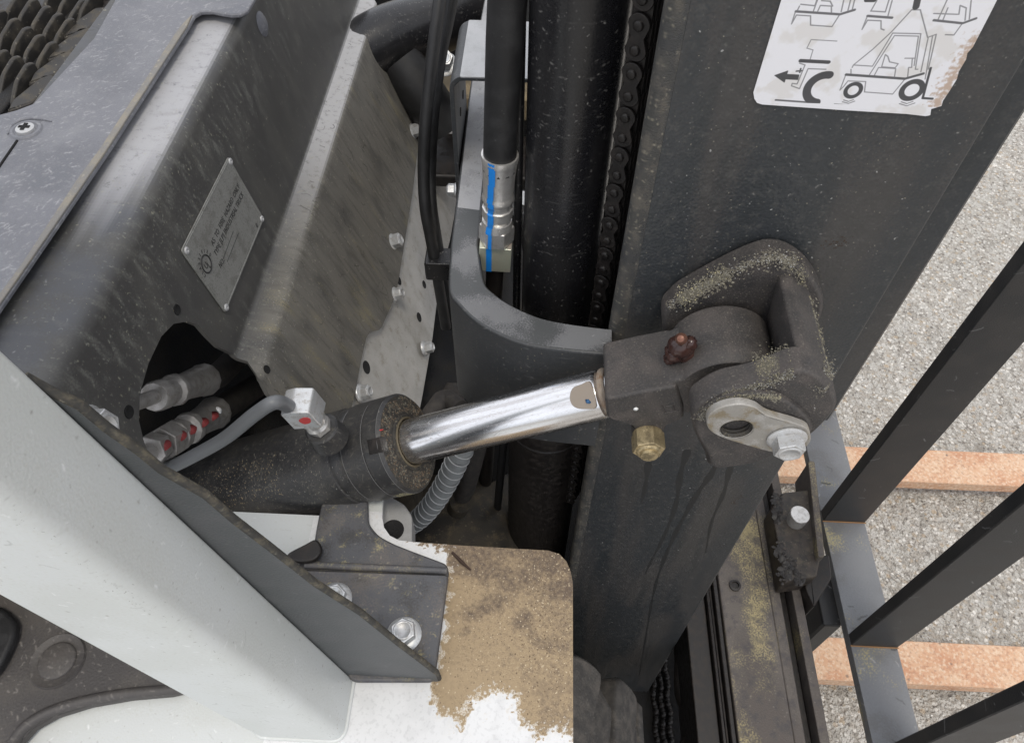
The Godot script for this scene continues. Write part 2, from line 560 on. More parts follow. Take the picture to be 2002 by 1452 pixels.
func materials() -> void:
	var grain := bump(3, 0.09, 3, 5.0)
	var fine := bump(5, 0.25, 2, 4.0)
	var lumpy := bump(9, 0.03, 4, 9.0)
	var bronze := Color(0.17, 0.145, 0.10)
	var pollen := Color(0.42, 0.37, 0.20)
	var dust := Color(0.20, 0.185, 0.165)
	M.grain = grain
	# dark blue-grey paint of the mast with dry brown runs and flecks
	M.mast = mat(surface(640, 640, Color(0.036, 0.040, 0.044), 0.38, [
		[Color(0.064, 0.059, 0.056), 0.012, 2, 1, 8, 0.46, 0.66, 0.7, 0.5],
		[Color(0.026, 0.031, 0.035), 0.020, 2, 1, 8, 0.58, 0.76, 0.5, 0.34],
		[Color(0.10, 0.097, 0.09), 0.05, 4, 1, 1, 0.58, 0.98, 0.4, 0.8]],
		[[500, Color(0.40, 0.39, 0.36), 1.2, 0.3, 0.65, 0.0, 2.0], [30, Color(0.30, 0.29, 0.27), 7.0, 0.3, 0.5, 1.4, 1.2], [3000, Color(0.15, 0.145, 0.13), 1.0, 0.36, 0.6, 0.0, 2.0]], 11), 2.3, 0.0, fine, 0.1)
	M.rail_edge = mat(surface(256, 256, Color(0.052, 0.051, 0.049), 0.65, [
		[Color(0.12, 0.108, 0.09), 0.05, 4, 1, 2, 0.45, 0.8, 0.8, 0.85],
		[Color(0.035, 0.038, 0.042), 0.03, 3, 1, 3, 0.55, 0.8, 0.7, 0.5]], [[700, Color(0.32, 0.29, 0.22), 1.6, 0.5, 0.6, 1.57, 0.5]], 47), 6.0, 0.0, fine, 0.3)
	M.tie = mat(surface(400, 400, Color(0.047, 0.050, 0.053), 0.42, [
		[Color(0.066, 0.066, 0.067), 0.010, 4, 1, 1, 0.45, 0.75, 0.5, 0.55],
		[dust, 0.12, 3, 1, 1, 0.68, 0.98, 0.3, 0.8]],
		[[260, Color(0.34, 0.34, 0.33), 2.5, 0.35, 0.6, 0.6, 1.0], [30, Color(0.26, 0.26, 0.26), 10.0, 0.35, 0.5, 0.5, 0.6]], 12), 4.0, 0.0, fine, 0.1)
	M.tie_top = mat(surface(512, 512, Color(0.072, 0.074, 0.078), 0.45, [
		[Color(0.19, 0.192, 0.20), 0.006, 4, 1, 1, 0.48, 0.60, 0.7, 0.6]],
		[[300, Color(0.36, 0.36, 0.36), 4.0, 0.35, 0.4, 0.5, 1.0]], 13), 4.0, 0.0, fine, 0.06)
	M.tie_arm = mat(surface(256, 256, Color(0.33, 0.33, 0.335), 0.6, [
		[Color(0.23, 0.23, 0.235), 0.02, 4, 1, 1, 0.5, 0.75, 0.7, 0.6],
		[Color(0.12, 0.115, 0.11), 0.05, 4, 1, 1, 0.70, 0.9, 0.6, 0.7]],
		[[300, Color(0.15, 0.15, 0.15), 1.5, 0.35, 0.5, 0.5, 1.0]], 53), 6.0, 0.0, fine, 0.06)
	# cast iron of the clevis and rod end under oily dust
	M.cast = mat(surface(400, 400, Color(0.050, 0.046, 0.044), 0.62, [
		[Color(0.088, 0.076, 0.070), 0.012, 4, 1, 1, 0.4, 0.7, 0.8, 0.7],
		[Color(0.03, 0.03, 0.032), 0.02, 4, 1, 1, 0.58, 0.8, 0.6, 0.5],
		[Color(0.19, 0.17, 0.155), 0.2, 3, 1, 1, 0.62, 0.95, 0.55, 0.85]],
		[[600, Color(0.30, 0.27, 0.22), 1.2, 0.4, 0.6, 0.0, 2.0]], 14), 6.0, 0.0, fine, 0.25)
	M.cast_worn = mat(surface(400, 400, Color(0.056, 0.052, 0.050), 0.62, [
		[Color(0.15, 0.15, 0.155), 0.016, 5, 1, 1, 0.55, 0.75, 0.6, 0.6],
		[pollen, 0.020, 5, 1, 1, 0.58, 0.76, 0.85, 0.9],
		[Color(0.09, 0.08, 0.07), 0.06, 4, 1, 1, 0.5, 0.7, 0.6, 0.8],
		[Color(0.60, 0.53, 0.28), 0.12, 4, 1, 1, 0.70, 0.92, 0.55, 0.9]],
		[[500, Color(0.45, 0.40, 0.22), 1.6, 0.5, 0.7, 0.0, 2.0]], 15), 5.5, 0.0, fine, 0.25)
	M.barrel = mat(surface(640, 640, Color(0.030, 0.030, 0.032), 0.36, [
		[Color(0.070, 0.067, 0.062), 0.010, 4, 1, 1, 0.48, 0.8, 0.7, 0.6],
		[Color(0.14, 0.13, 0.105), 0.06, 4, 1, 1, 0.64, 0.95, 0.6, 0.8]],
		[[700, Color(0.30, 0.285, 0.235), 6.0, 0.33, 0.6, 1.6, 0.7], [400, Color(0.36, 0.35, 0.30), 1.5, 0.36, 0.6, 1.0, 2.0]], 16), 3.6, 0.0, fine, 0.1)
	M.gland = mat(surface(400, 400, Color(0.034, 0.031, 0.028), 0.7, [
		[Color(0.095, 0.083, 0.063), 0.05, 5, 1, 1, 0.46, 0.8, 0.8, 0.9],
		[Color(0.02, 0.02, 0.02), 0.03, 4, 1, 1, 0.55, 0.75, 0.7, 0.6]],
		[[900, Color(0.36, 0.32, 0.23), 5.0, 0.4, 0.7, 2.2, 0.5]], 17), 6.0, 0.0, fine, 0.14)
	M.chrome = mat(surface(512, 256, Color(0.80, 0.80, 0.81), 0.20, [
		[Color(0.52, 0.49, 0.47), 0.05, 4, 1, 12, 0.50, 0.75, 0.6, 0.3],
		[Color(0.92, 0.92, 0.93), 0.03, 3, 1, 10, 0.55, 0.8, 0.5, 0.12],
		[Color(0.45, 0.40, 0.35), 0.12, 4, 1, 1, 0.74, 0.95, 0.5, 0.7]],
		[[90, Color(0.40, 0.38, 0.35), 14.0, 0.3, 0.4, 1.57, 0.1], [70, Color(0.5, 0.42, 0.32), 1.0, 0.5, 0.6, 0.0, 2.0]], 18), 0.0, 1.0)
	M.rust = mat(surface(256, 256, Color(0.30, 0.25, 0.20), 0.7, [
		[Color(0.36, 0.31, 0.26), 0.03, 4, 1, 1, 0.45, 0.75, 0.7, 0.6],
		[Color(0.22, 0.12, 0.06), 0.03, 4, 1, 1, 0.55, 0.8, 0.8, 0.8]], [], 48), 14.0, 0.2, fine, 0.2)
	M.pollen = plain(Color(0.36, 0.325, 0.20), 0.95)
	M.chalk = plain(Color(0.30, 0.30, 0.29), 0.9)
	M.soil = plain(Color(0.15, 0.108, 0.072), 0.95)
	M.straw = plain(Color(0.58, 0.48, 0.33), 0.9)
	M.ash = plain(Color(0.22, 0.205, 0.165), 0.95)
	M.film = plain(Color(0.115, 0.105, 0.082), 0.95)
	M.wiper = plain(Color(0.14, 0.115, 0.075), 0.5, 0.3)
	M.dull = plain(Color(0.30, 0.255, 0.21), 0.5, 0.35)
	M.pipe = plain(Color(0.135, 0.142, 0.15), 0.45)
	M.oil_run = plain(Color(0.027, 0.028, 0.029), 0.34)
	M.rust_spot = plain(Color(0.06, 0.04, 0.028), 0.85)
	M.rust_line = plain(Color(0.30, 0.17, 0.08), 0.85)
	M.grime = plain(Color(0.36, 0.36, 0.34), 0.8)
	M.dull_blue = plain(Color(0.04, 0.12, 0.26), 0.6)
	M.turn = plain(Color(0.36, 0.375, 0.385), 0.5)
	M.dull_red = plain(Color(0.27, 0.045, 0.045), 0.6)
	M.steel_dull = mat(surface(256, 256, Color(0.42, 0.405, 0.385), 0.42, [
		[Color(0.22, 0.20, 0.175), 0.03, 4, 1, 1, 0.42, 0.75, 0.7, 0.6]], [[120, Color(0.2, 0.18, 0.15), 3.0, 0.4, 0.5, 0.0, 2.0]], 57), 12.0, 0.55, fine, 0.1)
	M.rim = plain(Color(0.13, 0.13, 0.13), 0.6)
	M.zinc = mat(surface(256, 256, Color(0.62, 0.63, 0.64), 0.36, [
		[Color(0.48, 0.47, 0.46), 0.02, 4, 1, 1, 0.45, 0.7, 0.6, 0.5],
		[Color(0.30, 0.27, 0.22), 0.05, 4, 1, 1, 0.62, 0.85, 0.6, 0.7]], [[120, Color(0.25, 0.24, 0.22), 3.0, 0.4, 0.5, 0.0, 2.0]], 19), 12.0, 0.6, fine, 0.15)
	M.gold = mat(surface(256, 256, Color(0.55, 0.45, 0.27), 0.38, [
		[Color(0.17, 0.14, 0.09), 0.03, 4, 1, 1, 0.36, 0.66, 0.9, 0.8]], [[150, Color(0.2, 0.17, 0.1), 2.0, 0.5, 0.6, 0.0, 2.0]], 20), 12.0, 0.75, fine, 0.3)
	M.retainer = mat(surface(256, 256, Color(0.35, 0.335, 0.31), 0.5, [
		[Color(0.24, 0.19, 0.11), 0.02, 4, 1, 1, 0.52, 0.72, 0.8, 0.8],
		[Color(0.55, 0.54, 0.52), 0.02, 3, 1, 1, 0.55, 0.8, 0.6, 0.45]], [[100, Color(0.6, 0.58, 0.5), 2.0, 0.4, 0.5, 0.0, 2.0]], 21), 9.0, 0.35, fine, 0.4)
	# pillar, fender
	M.white = mat(surface(400, 400, Color(0.60, 0.62, 0.61), 0.38, [
		[Color(0.56, 0.575, 0.555), 0.006, 3, 1, 1, 0.4, 0.7, 0.7, 0.45],
		[Color(0.50, 0.49, 0.44), 0.16, 3, 1, 1, 0.66, 0.98, 0.35, 0.6]],
		[[260, Color(0.30, 0.29, 0.27), 1.3, 0.35, 0.6, 0.0, 2.0], [40, Color(0.34, 0.34, 0.33), 9.0, 0.3, 0.4, 0.4, 0.4], [160, Color(0.85, 0.86, 0.86), 3.0, 0.4, 0.5, 0.6, 1.0]], 22), 4.0, 0.0, fine, 0.05)
	M.gusset = mat(surface(384, 384, Color(0.072, 0.077, 0.080), 0.55, [
		[Color(0.105, 0.108, 0.11), 0.02, 4, 1, 1, 0.45, 0.8, 0.5, 0.65]],
		[[500, Color(0.22, 0.22, 0.22), 1.4, 0.35, 0.5, 0.6, 1.0]], 23), 4.0, 0.0, fine, 0.12)
	M.gusset_edge = mat(surface(256, 256, Color(0.035, 0.034, 0.032), 0.8, [
		[Color(0.15, 0.13, 0.09), 0.05, 4, 1, 1, 0.5, 0.8, 0.8, 0.9]], [[300, Color(0.30, 0.28, 0.22), 2.0, 0.4, 0.6, 0.0, 2.0]], 24), 8.0, 0.0, fine, 0.14)
	M.bracket = mat(surface(400, 400, Color(0.085, 0.087, 0.096), 0.5, [
		[Color(0.15, 0.135, 0.125), 0.010, 5, 1, 1, 0.48, 0.75, 0.8, 0.75],
		[Color(0.045, 0.043, 0.042), 0.015, 5, 1, 1, 0.56, 0.8, 0.7, 0.7],
		[pollen, 0.03, 5, 1, 1, 0.74, 0.92, 0.6, 0.9]],
		[[500, Color(0.33, 0.30, 0.24), 1.8, 0.4, 0.6, 0.0, 2.0]], 25), 4.0, 0.0, fine, 0.14)
	M.silver = mat(surface(512, 512, Color(0.46, 0.45, 0.43), 0.5, [
		[Color(0.33, 0.32, 0.30), 0.010, 4, 1, 1, 0.45, 0.75, 0.6, 0.6],
		[Color(0.24, 0.21, 0.16), 0.020, 5, 1, 1, 0.64, 0.85, 0.7, 0.8],
		[Color(0.50, 0.50, 0.49), 0.02, 3, 1, 1, 0.6, 0.8, 0.4, 0.4]],
		[[40, Color(0.14, 0.13, 0.11), 4.0, 0.8, 0.4, 0.9, 0.4]], 26), 4.0, 0.15, fine, 0.2)
	M.galv = mat(surface(512, 512, Color(0.46, 0.465, 0.47), 0.45, [
		[Color(0.36, 0.36, 0.36), 0.012, 4, 1, 1, 0.45, 0.8, 0.6, 0.55]],
		[[700, Color(0.22, 0.21, 0.20), 1.2, 0.4, 0.5, 0.0, 2.0]], 27), 6.0, 0.3, fine, 0.15)
	M.black = mat(surface(512, 512, Color(0.011, 0.011, 0.013), 0.27, [
		[Color(0.026, 0.025, 0.025), 0.01, 3, 1, 4, 0.45, 0.8, 0.8, 0.4]],
		[[900, Color(0.34, 0.33, 0.31), 2.2, 0.36, 0.65, 0.7, 1.2], [1500, Color(0.14, 0.135, 0.13), 1.0, 0.35, 0.6, 0.7, 1.2]], 28), 3.5, 0.0, fine, 0.05)
	M.rubber = mat(surface(256, 256, Color(0.013, 0.013, 0.014), 0.5, [
		[Color(0.03, 0.03, 0.031), 0.02, 4, 1, 1, 0.5, 0.8, 0.8, 0.65]], [[60, Color(0.20, 0.19, 0.18), 1.2, 0.3, 0.5, 0.0, 2.0]], 29), 8.0, 0.0, fine, 0.15)
	M.hose_dusty = mat(surface(256, 256, Color(0.035, 0.032, 0.030), 0.75, [
		[Color(0.07, 0.062, 0.055), 0.03, 4, 1, 1, 0.4, 0.7, 0.8, 0.85]], [[200, Color(0.16, 0.14, 0.12), 1.5, 0.4, 0.6, 0.0, 2.0]], 30), 10.0, 0.0, fine, 0.14)
	M.oily = mat(surface(256, 256, Color(0.014, 0.012, 0.011), 0.42, [
		[Color(0.035, 0.028, 0.024), 0.03, 4, 1, 1, 0.45, 0.75, 0.8, 0.7]], [[100, Color(0.10, 0.09, 0.08), 1.5, 0.4, 0.5, 0.0, 2.0]], 31), 9.0, 0.0, fine, 0.14)
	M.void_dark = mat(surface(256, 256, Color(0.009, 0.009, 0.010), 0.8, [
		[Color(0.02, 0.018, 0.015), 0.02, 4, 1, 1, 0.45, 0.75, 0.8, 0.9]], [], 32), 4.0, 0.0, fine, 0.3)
	M.axle = mat(surface(256, 256, Color(0.050, 0.042, 0.032), 0.85, [
		[Color(0.016, 0.015, 0.014), 0.012, 4, 1, 1, 0.45, 0.65, 0.9, 0.7],
		[Color(0.12, 0.095, 0.06), 0.03, 4, 1, 1, 0.64, 0.9, 0.7, 0.95]], [[200, Color(0.2, 0.17, 0.12), 1.4, 0.5, 0.5, 0.0, 2.0]], 33), 5.0, 0.0, fine, 0.14)
	M.tan = mat(surface(256, 256, Color(0.30, 0.24, 0.15), 0.85, [
		[Color(0.16, 0.13, 0.09), 0.02, 4, 1, 1, 0.5, 0.8, 0.8, 0.8]], [], 49), 5.0, 0.0, fine, 0.2)
	M.hood = mat(surface(400, 400, Color(0.150, 0.153, 0.170), 0.48, [
		[Color(0.105, 0.108, 0.124), 0.006, 3, 1, 1, 0.40, 0.75, 0.7, 0.45],
		[Color(0.20, 0.205, 0.22), 0.02, 5, 1, 1, 0.55, 0.9, 0.6, 0.6],
		[Color(0.28, 0.28, 0.28), 0.08, 4, 1, 1, 0.66, 0.95, 0.4, 0.7]],
		[[1400, Color(0.38, 0.38, 0.39), 4.0, 0.35, 0.5, 2.5, 0.5], [600, Color(0.34, 0.34, 0.34), 1.4, 0.4, 0.5, 0.0, 2.0]], 34), 3.5, 0.0, fine, 0.09)
	M.hood_edge = mat(surface(256, 256, Color(0.19, 0.182, 0.17), 0.7, [
		[Color(0.26, 0.235, 0.19), 0.03, 4, 1, 1, 0.40, 0.8, 0.8, 0.9]], [[400, Color(0.38, 0.35, 0.28), 1.6, 0.4, 0.5, 0.0, 2.0]], 35), 5.0, 0.0, fine, 0.2)
	M.mat_black = mat(surface(400, 400, Color(0.060, 0.055, 0.053), 0.55, [
		[Color(0.095, 0.085, 0.076), 0.008, 4, 1, 1, 0.40, 0.75, 0.7, 0.65]],
		[[1500, Color(0.26, 0.24, 0.22), 3.0, 0.35, 0.5, 0.6, 0.5]], 36), 3.5, 0.0, fine, 0.11)
	M.grille = mat(surface(256, 256, Color(0.028, 0.026, 0.024), 0.6, [
		[Color(0.085, 0.073, 0.055), 0.03, 5, 1, 1, 0.45, 0.75, 0.8, 0.9]],
		[[300, Color(0.36, 0.33, 0.26), 1.8, 0.35, 0.7, 0.0, 2.0]], 37), 7.0, 0.0, fine, 0.14)
	M.carriage = mat(surface(400, 400, Color(0.090, 0.078, 0.070), 0.6, [
		[Color(0.135, 0.118, 0.105), 0.008, 4, 1, 2, 0.40, 0.75, 0.8, 0.7],
		[Color(0.44, 0.37, 0.19), 0.006, 5, 1, 2, 0.64, 0.80, 0.75, 0.9],
		[Color(0.06, 0.055, 0.06), 0.04, 4, 1, 1, 0.58, 0.82, 0.7, 0.7]],
		[[700, Color(0.26, 0.23, 0.2), 1.3, 0.4, 0.6, 0.0, 2.0]], 38), 2.4, 0.0, fine, 0.14)
	M.latch = mat(surface(256, 256, Color(0.040, 0.032, 0.026), 0.5, [
		[Color(0.085, 0.07, 0.052), 0.02, 4, 1, 1, 0.42, 0.75, 0.8, 0.7],
		[Color(0.015, 0.014, 0.013), 0.03, 4, 1, 1, 0.55, 0.75, 0.8, 0.5]], [[200, Color(0.2, 0.18, 0.14), 1.5, 0.5, 0.6, 0.0, 2.0]], 46), 7.0, 0.0, fine, 0.14)
	M.backrest = mat(surface(400, 400, Color(0.026, 0.027, 0.029), 0.42, [
		[Color(0.045, 0.043, 0.042), 0.012, 4, 1, 1, 0.45, 0.7, 0.7, 0.5]],
		[[200, Color(0.22, 0.22, 0.22), 1.6, 0.35, 0.6, 0.0, 2.0], [30, Color(0.30, 0.30, 0.30), 12.0, 0.4, 0.5, 1.0, 1.0]], 39), 3.0, 0.0, fine, 0.09)
	M.crossbar = mat(surface(400, 400, Color(0.185, 0.19, 0.20), 0.36, [
		[Color(0.225, 0.23, 0.235), 0.006, 4, 1, 1, 0.42, 0.72, 0.6, 0.42],
		[Color(0.14, 0.135, 0.13), 0.014, 4, 1, 1, 0.58, 0.85, 0.6, 0.55],
		[Color(0.46, 0.40, 0.21), 0.007, 5, 1, 1, 0.76, 0.88, 0.8, 0.9]],
		[[50, Color(0.05, 0.05, 0.05), 8.0, 0.5, 0.5, 0.1, 0.3], [60, Color(0.5, 0.5, 0.5), 5.0, 0.4, 0.4, 0.5, 1.0]], 40), 2.0, 0.0, fine, 0.12)
	M.fork = mat(surface(400, 400, Color(0.58, 0.345, 0.215), 0.8, [
		[Color(0.64, 0.45, 0.31), 0.02, 4, 1, 1, 0.4, 0.7, 0.8, 0.8],
		[Color(0.47, 0.22, 0.12), 0.008, 4, 1, 1, 0.54, 0.75, 0.7, 0.7],
		[Color(0.70, 0.56, 0.42), 0.10, 3, 1, 1, 0.52, 0.80, 0.8, 0.85],
		[Color(0.36, 0.20, 0.13), 0.11, 3, 1, 1, 0.60, 0.85, 0.7, 0.8]],
		[[60, Color(0.30, 0.2, 0.15), 10.0, 0.5, 0.5, 0.2, 0.8], [40, Color(0.12, 0.10, 0.09), 2.0, 1.2, 0.5, 0.2, 0.8]], 41), 2.2, 0.0, fine, 0.14)
	M.tyre = mat(surface(256, 256, Color(0.040, 0.038, 0.036), 0.8, [
		[Color(0.10, 0.09, 0.08), 0.03, 5, 1, 1, 0.42, 0.75, 0.8, 0.9]], [[200, Color(0.2, 0.19, 0.17), 2.0, 0.4, 0.5, 1.5, 0.5]], 42), 5.0, 0.0, lumpy, 0.5)
	M.conduit = mat(surface(256, 256, Color(0.25, 0.265, 0.275), 0.45, [
		[Color(0.17, 0.175, 0.175), 0.03, 4, 1, 1, 0.5, 0.8, 0.5, 0.6]], [[60, Color(0.4, 0.4, 0.4), 3.0, 0.4, 0.4, 0.0, 2.0]], 43), 8.0, 0.0, fine, 0.06)
	M.grease = plain(Color(0.050, 0.024, 0.020), 0.2)
	M.red = plain(Color(0.52, 0.05, 0.05), 0.6)
	M.blue = plain(Color(0.01, 0.22, 0.68), 0.45)
	M.black_ink = plain(Color(0.02, 0.02, 0.02), 0.6)
	M.hole = plain(Color(0.004, 0.004, 0.004), 0.9)
	M.white_dot = plain(Color(0.82, 0.83, 0.84), 0.5)
	M.cream = plain(Color(0.50, 0.42, 0.26), 0.7)
	M.steel_bright = mat(surface(256, 256, Color(0.72, 0.71, 0.69), 0.32, [
		[Color(0.34, 0.31, 0.27), 0.03, 4, 1, 1, 0.5, 0.8, 0.45, 0.5]], [[90, Color(0.25, 0.22, 0.18), 3.0, 0.4, 0.5, 0.0, 2.0]], 44), 14.0, 0.7, fine, 0.1)
	M.iridescent = mat(surface(256, 256, Color(0.62, 0.61, 0.48), 0.33, [
		[Color(0.42, 0.62, 0.55), 0.012, 3, 1, 3, 0.45, 0.62, 0.8, 0.3],
		[Color(0.66, 0.48, 0.46), 0.012, 3, 1, 3, 0.55, 0.72, 0.7, 0.3]], [[160, Color(0.72, 0.70, 0.5), 16.0, 0.3, 0.5, -0.9, 0.08]], 45), 12.0, 0.55, fine, 0.1)

func pavement() -> void:
	var tx := surface(1024, 1024, Color(0.45, 0.415, 0.365), 0.9, [
		[Color(0.27, 0.25, 0.225), 0.035, 3, 1, 1, 0.50, 0.72, 0.7, 0.95],
		[Color(0.44, 0.42, 0.385), 0.04, 2, 1, 1, 0.55, 0.75, 0.7, 0.8],
		[Color(0.24, 0.23, 0.215), 0.006, 3, 1, 1, 0.5, 0.8, 0.35, 0.9]],
		[[1500, Color(0.22, 0.20, 0.18), 3.0, 2.4, 0.7, 0.0, 2.0], [2600, Color(0.52, 0.50, 0.46), 3.0, 4.5, 0.75, 0.0, 2.0], [500, Color(0.46, 0.38, 0.29), 2.0, 4.0, 0.6, 0.0, 2.0], [1500, Color(0.74, 0.71, 0.66), 2.0, 2.6, 0.85, 0.0, 2.0], [2500, Color(0.60, 0.58, 0.54), 1.0, 1.6, 0.7, 0.0, 2.0], [2500, Color(0.16, 0.15, 0.14), 1.0, 1.4, 0.6, 0.0, 2.0]], 50)
	var m := mat(tx, 1.45, 0.0, bump(51, 0.07, 3, 14.0, 1024), 0.9, 0.3)
	var mb := MB.new()
	mb.flat(Vector3(-60, 0, -60), Vector3(60, 0, -60), Vector3(60, 0, 60), Vector3(-60, 0, 60), Vector3.UP)
	setting(mb, "pavement", m, "pale grey pavement of exposed aggregate below the forks")

# ---------------------------------------------------------------- mast: outer rail, cross tie, clevis
func mast() -> void:
	var t := thing("mast", "dark grey steel mast rail with curved cross tie and welded clevis", "mast", at(0.16, 1.7, 0.45))
	var mb := MB.new()
	var pf := round_each([Vector2(0.0785, -0.4), Vector2(0.27, -0.4), Vector2(0.27, -0.418), Vector2(0.0785, -0.418)], [0.0003, 0.004, 0.004, 0.0003], 5)
	mb.prism(pf, Vector3.ZERO, Vector3.RIGHT, Vector3.BACK, Vector3.UP, 0.015, 2.15, 0.0)
	part(mb, "outer_rail", M.mast, t)
	mb = MB.new()
	pf = round_each([Vector2(0.066, -0.4), Vector2(0.0785, -0.4), Vector2(0.0785, -0.418), Vector2(0.066, -0.418)], [0.008, 0.0003, 0.0003, 0.008], 6)
	mb.prism(pf, Vector3.ZERO, Vector3.RIGHT, Vector3.BACK, Vector3.UP, 0.015, 2.15, 0.0)
	part(mb, "rail_corner", M.rail_edge, t, "dusty rounded corner of the rail")
	mb = MB.new()
	mb.tube(curve([at(0.055, 0.1, 0.535), at(0.056, 0.40, 0.535), at(0.060, 0.46, 0.53), at(0.075, 0.53, 0.52), at(0.078, 0.9, 0.52)], 6), 0.009, 12)
	part(mb, "guard_rod", M.rail_edge, t)
	mb = MB.new()
	mb.box(Vector3(0.105, 0.08, -0.419), Vector3(0.125, 2.14, -0.55), 0.003)
	mb.box(Vector3(0.255, 0.08, -0.4195), Vector3(0.269, 2.14, -0.55), 0.003)
	part(mb, "rail_flange", M.mast, t)
	mb = MB.new()
	mb.box(Vector3(0.272, 1.13, -0.419), Vector3(0.302, 2.18, -0.56), 0.003)
	part(mb, "inner_rail", M.mast, t)
	var face := func(rn: RandomNumberGenerator) -> Array:
		return [at(rn.randf_range(0.08, 0.267), rn.randf_range(0.2, 1.35), 0.3999), Vector3.BACK, Vector3(rn.randfn(), rn.randfn(), 0)]
	crust(t, "dust_grains", M.ash, face, 1500, 0.0002, 0.0008, 1.4, 70, 0.08)
	crust(t, "paint_chips", M.chalk, face, 160, 0.0003, 0.0013, 1.6, 71, 0.1)
	for run in [[[1412, 880], [1392, 925], [1362, 968], [1325, 1035], [1300, 1090], [1283, 1140], [1272, 1190], [1262, 1250], [1250, 1320]], [[1345, 880], [1330, 930], [1322, 985], [1300, 1045], [1272, 1100], [1262, 1122]], [[1440, 880], [1428, 915], [1415, 965], [1392, 1020], [1380, 1080]], [[1268, 905], [1262, 950], [1254, 985]]]:
		mb = MB.new()
		var pts := []
		for q in run: pts.append(pz(q[0], q[1], 0.3998))
		var path := curve(pts, 5)
		var ws := PackedFloat32Array()
		for i in path.size():
			var f := float(i) / (path.size() - 1)
			ws.append((0.0034 + 0.0012 * sin(i * 1.3)) * (1.0 - f * 0.75))
		mb.ribbon(path, ws, Vector3.BACK, 0.00025)
		part(mb, "oil_run", M.oil_run, t, "dark oil run below the clevis")
	crust(t, "rust_spot", M.rust_spot, along([pz(1612, 470, 0.3998), pz(1640, 482, 0.3998), pz(1650, 462, 0.3998)], Vector3.BACK, 0.0016), 70, 0.0003, 0.0011, 1.2, 72, 0.05)
	crust(t, "rust_spot", M.rust_spot, along([pz(1432, 985, 0.3998), pz(1450, 968, 0.3998)], Vector3.BACK, 0.002), 70, 0.0003, 0.0011, 1.2, 73, 0.05)
	# the far rail of the pair
	mb = MB.new()
	mb.box(Vector3(0.07, 0.06, -1.15), Vector3(0.27, 2.15, -1.17), 0.003)
	part(mb, "far_rail", M.oily, t)
	# cross tie: a level U bent round the lift cylinder
	var d := 0.473
	var o := []
	for q in [[1196, 694], [1178, 692], [1105, 685], [1035, 675], [982, 657], [930, 628], [895, 594], [877, 563]]:
		var p := pd(q[0], q[1], d)
		o.append(Vector2(p.x, p.z))
	o.append(Vector2(-0.0765, -0.50))
	o.append(Vector2(-0.0765, -0.95))
	o.append(Vector2(-0.04, -1.08))
	o.append(Vector2(0.08, -1.12))
	var inn := []
	for q in [[1196, 640], [1182, 639], [1105, 629], [1052, 617], [1000, 594], [965, 570], [947, 547]]:
		var p := pd(q[0], q[1], d)
		inn.append(Vector2(p.x, p.z))
	inn.append(Vector2(-0.0505, -0.50))
	inn.append(Vector2(-0.0505, -0.94))
	inn.append(Vector2(-0.02, -1.05))
	inn.append(Vector2(0.08, -1.09))
	var oo := _matched(o); var qq := _matched(inn)
	mb = MB.new()
	mb.rail(oo, qq, 1.75 - d - 0.142, 1.75 - d, 0.0025, 2)
	var tie := part(mb, "cross_tie", M.tie, t)
	mb = MB.new()
	mb.rail(oo.slice(0, 42), qq.slice(0, 42), 1.75 - d - 0.142, 1.75 - d, 0.0025, 1)
	part(mb, "scuffed_top", M.tie_top, tie, "dusty scuffed upper edge of the cross tie")
	mb = MB.new()
	mb.rail(oo.slice(41), qq.slice(41), 1.75 - d - 0.142, 1.75 - d, 0.0025, 1)
	part(mb, "dusty_top", M.tie_arm, tie, "pale dusty upper edge of the tie's long arm")
	var tf := func(rn: RandomNumberGenerator) -> Array:
		var i := rn.randi_range(2, 34)
		var dn := (oo[i] - qq[i]).normalized()
		var nn := Vector3(dn.x, 0, dn.y)
		return [Vector3(oo[i].x, 1.75 - d - rn.randf_range(0.004, 0.14), oo[i].y) + nn * 0.0002, nn, Vector3(rn.randfn(), rn.randfn(), 0)]
	crust(tie, "dust_grains", M.ash, tf, 420, 0.0002, 0.0009, 2.2, 74, 0.06)
	# weld bead where the tie meets the rail
	mb = MB.new()
	var w := PackedVector3Array()
	var wr := PackedFloat32Array()
	for i in 30:
		w.append(Vector3(0.0655, 1.2745 - i * 0.0050, -0.3985))
		wr.append(minf(0.0012 + 0.0012 * i, 0.0034) + 0.0006 * sin(i * 1.9))
	mb.tube(w, wr, 10)
	part(mb, "weld_bead", M.tie, t)
	# stains of the clamp at the rail: small foot
	clevis(t)

func _matched(a: Array) -> PackedVector2Array:      # front bend, straight arm and far bend each with its own share of points
	var out := resample(_smooth_open(a.slice(0, a.size() - 3)), 40)
	out.append_array(resample(_smooth_open(a.slice(a.size() - 4)), 30).slice(1))
	return out
func _smooth_open(a: Array) -> PackedVector2Array:
	var out := PackedVector2Array()
	var k := a.size()
	for i in k - 1:
		var p0: Vector2 = a[maxi(i - 1, 0)]; var p1: Vector2 = a[i]; var p2: Vector2 = a[i + 1]; var p3: Vector2 = a[mini(i + 2, k - 1)]
		for j in 4:
			out.append(p1.cubic_interpolate(p2, p0, p3, j / 4.0))
	out.append(a[k - 1])
	return out
func clev(q: Array) -> Vector2:      # a point of the enlarged view of the clevis, in pixels of the photograph
	return Vector2(1160 + q[0] * 0.31686, 480 + q[1] * 0.31686)
func outline_z(pts: Array, a: float, o: Vector3) -> Array:     # outline on the upright plane z = -a, about o
	var out := []
	for q in pts:
		var c := clev(q)
		var p := pz(c.x, c.y, a) - o
		out.append(Vector2(p.x, p.y))
	return out

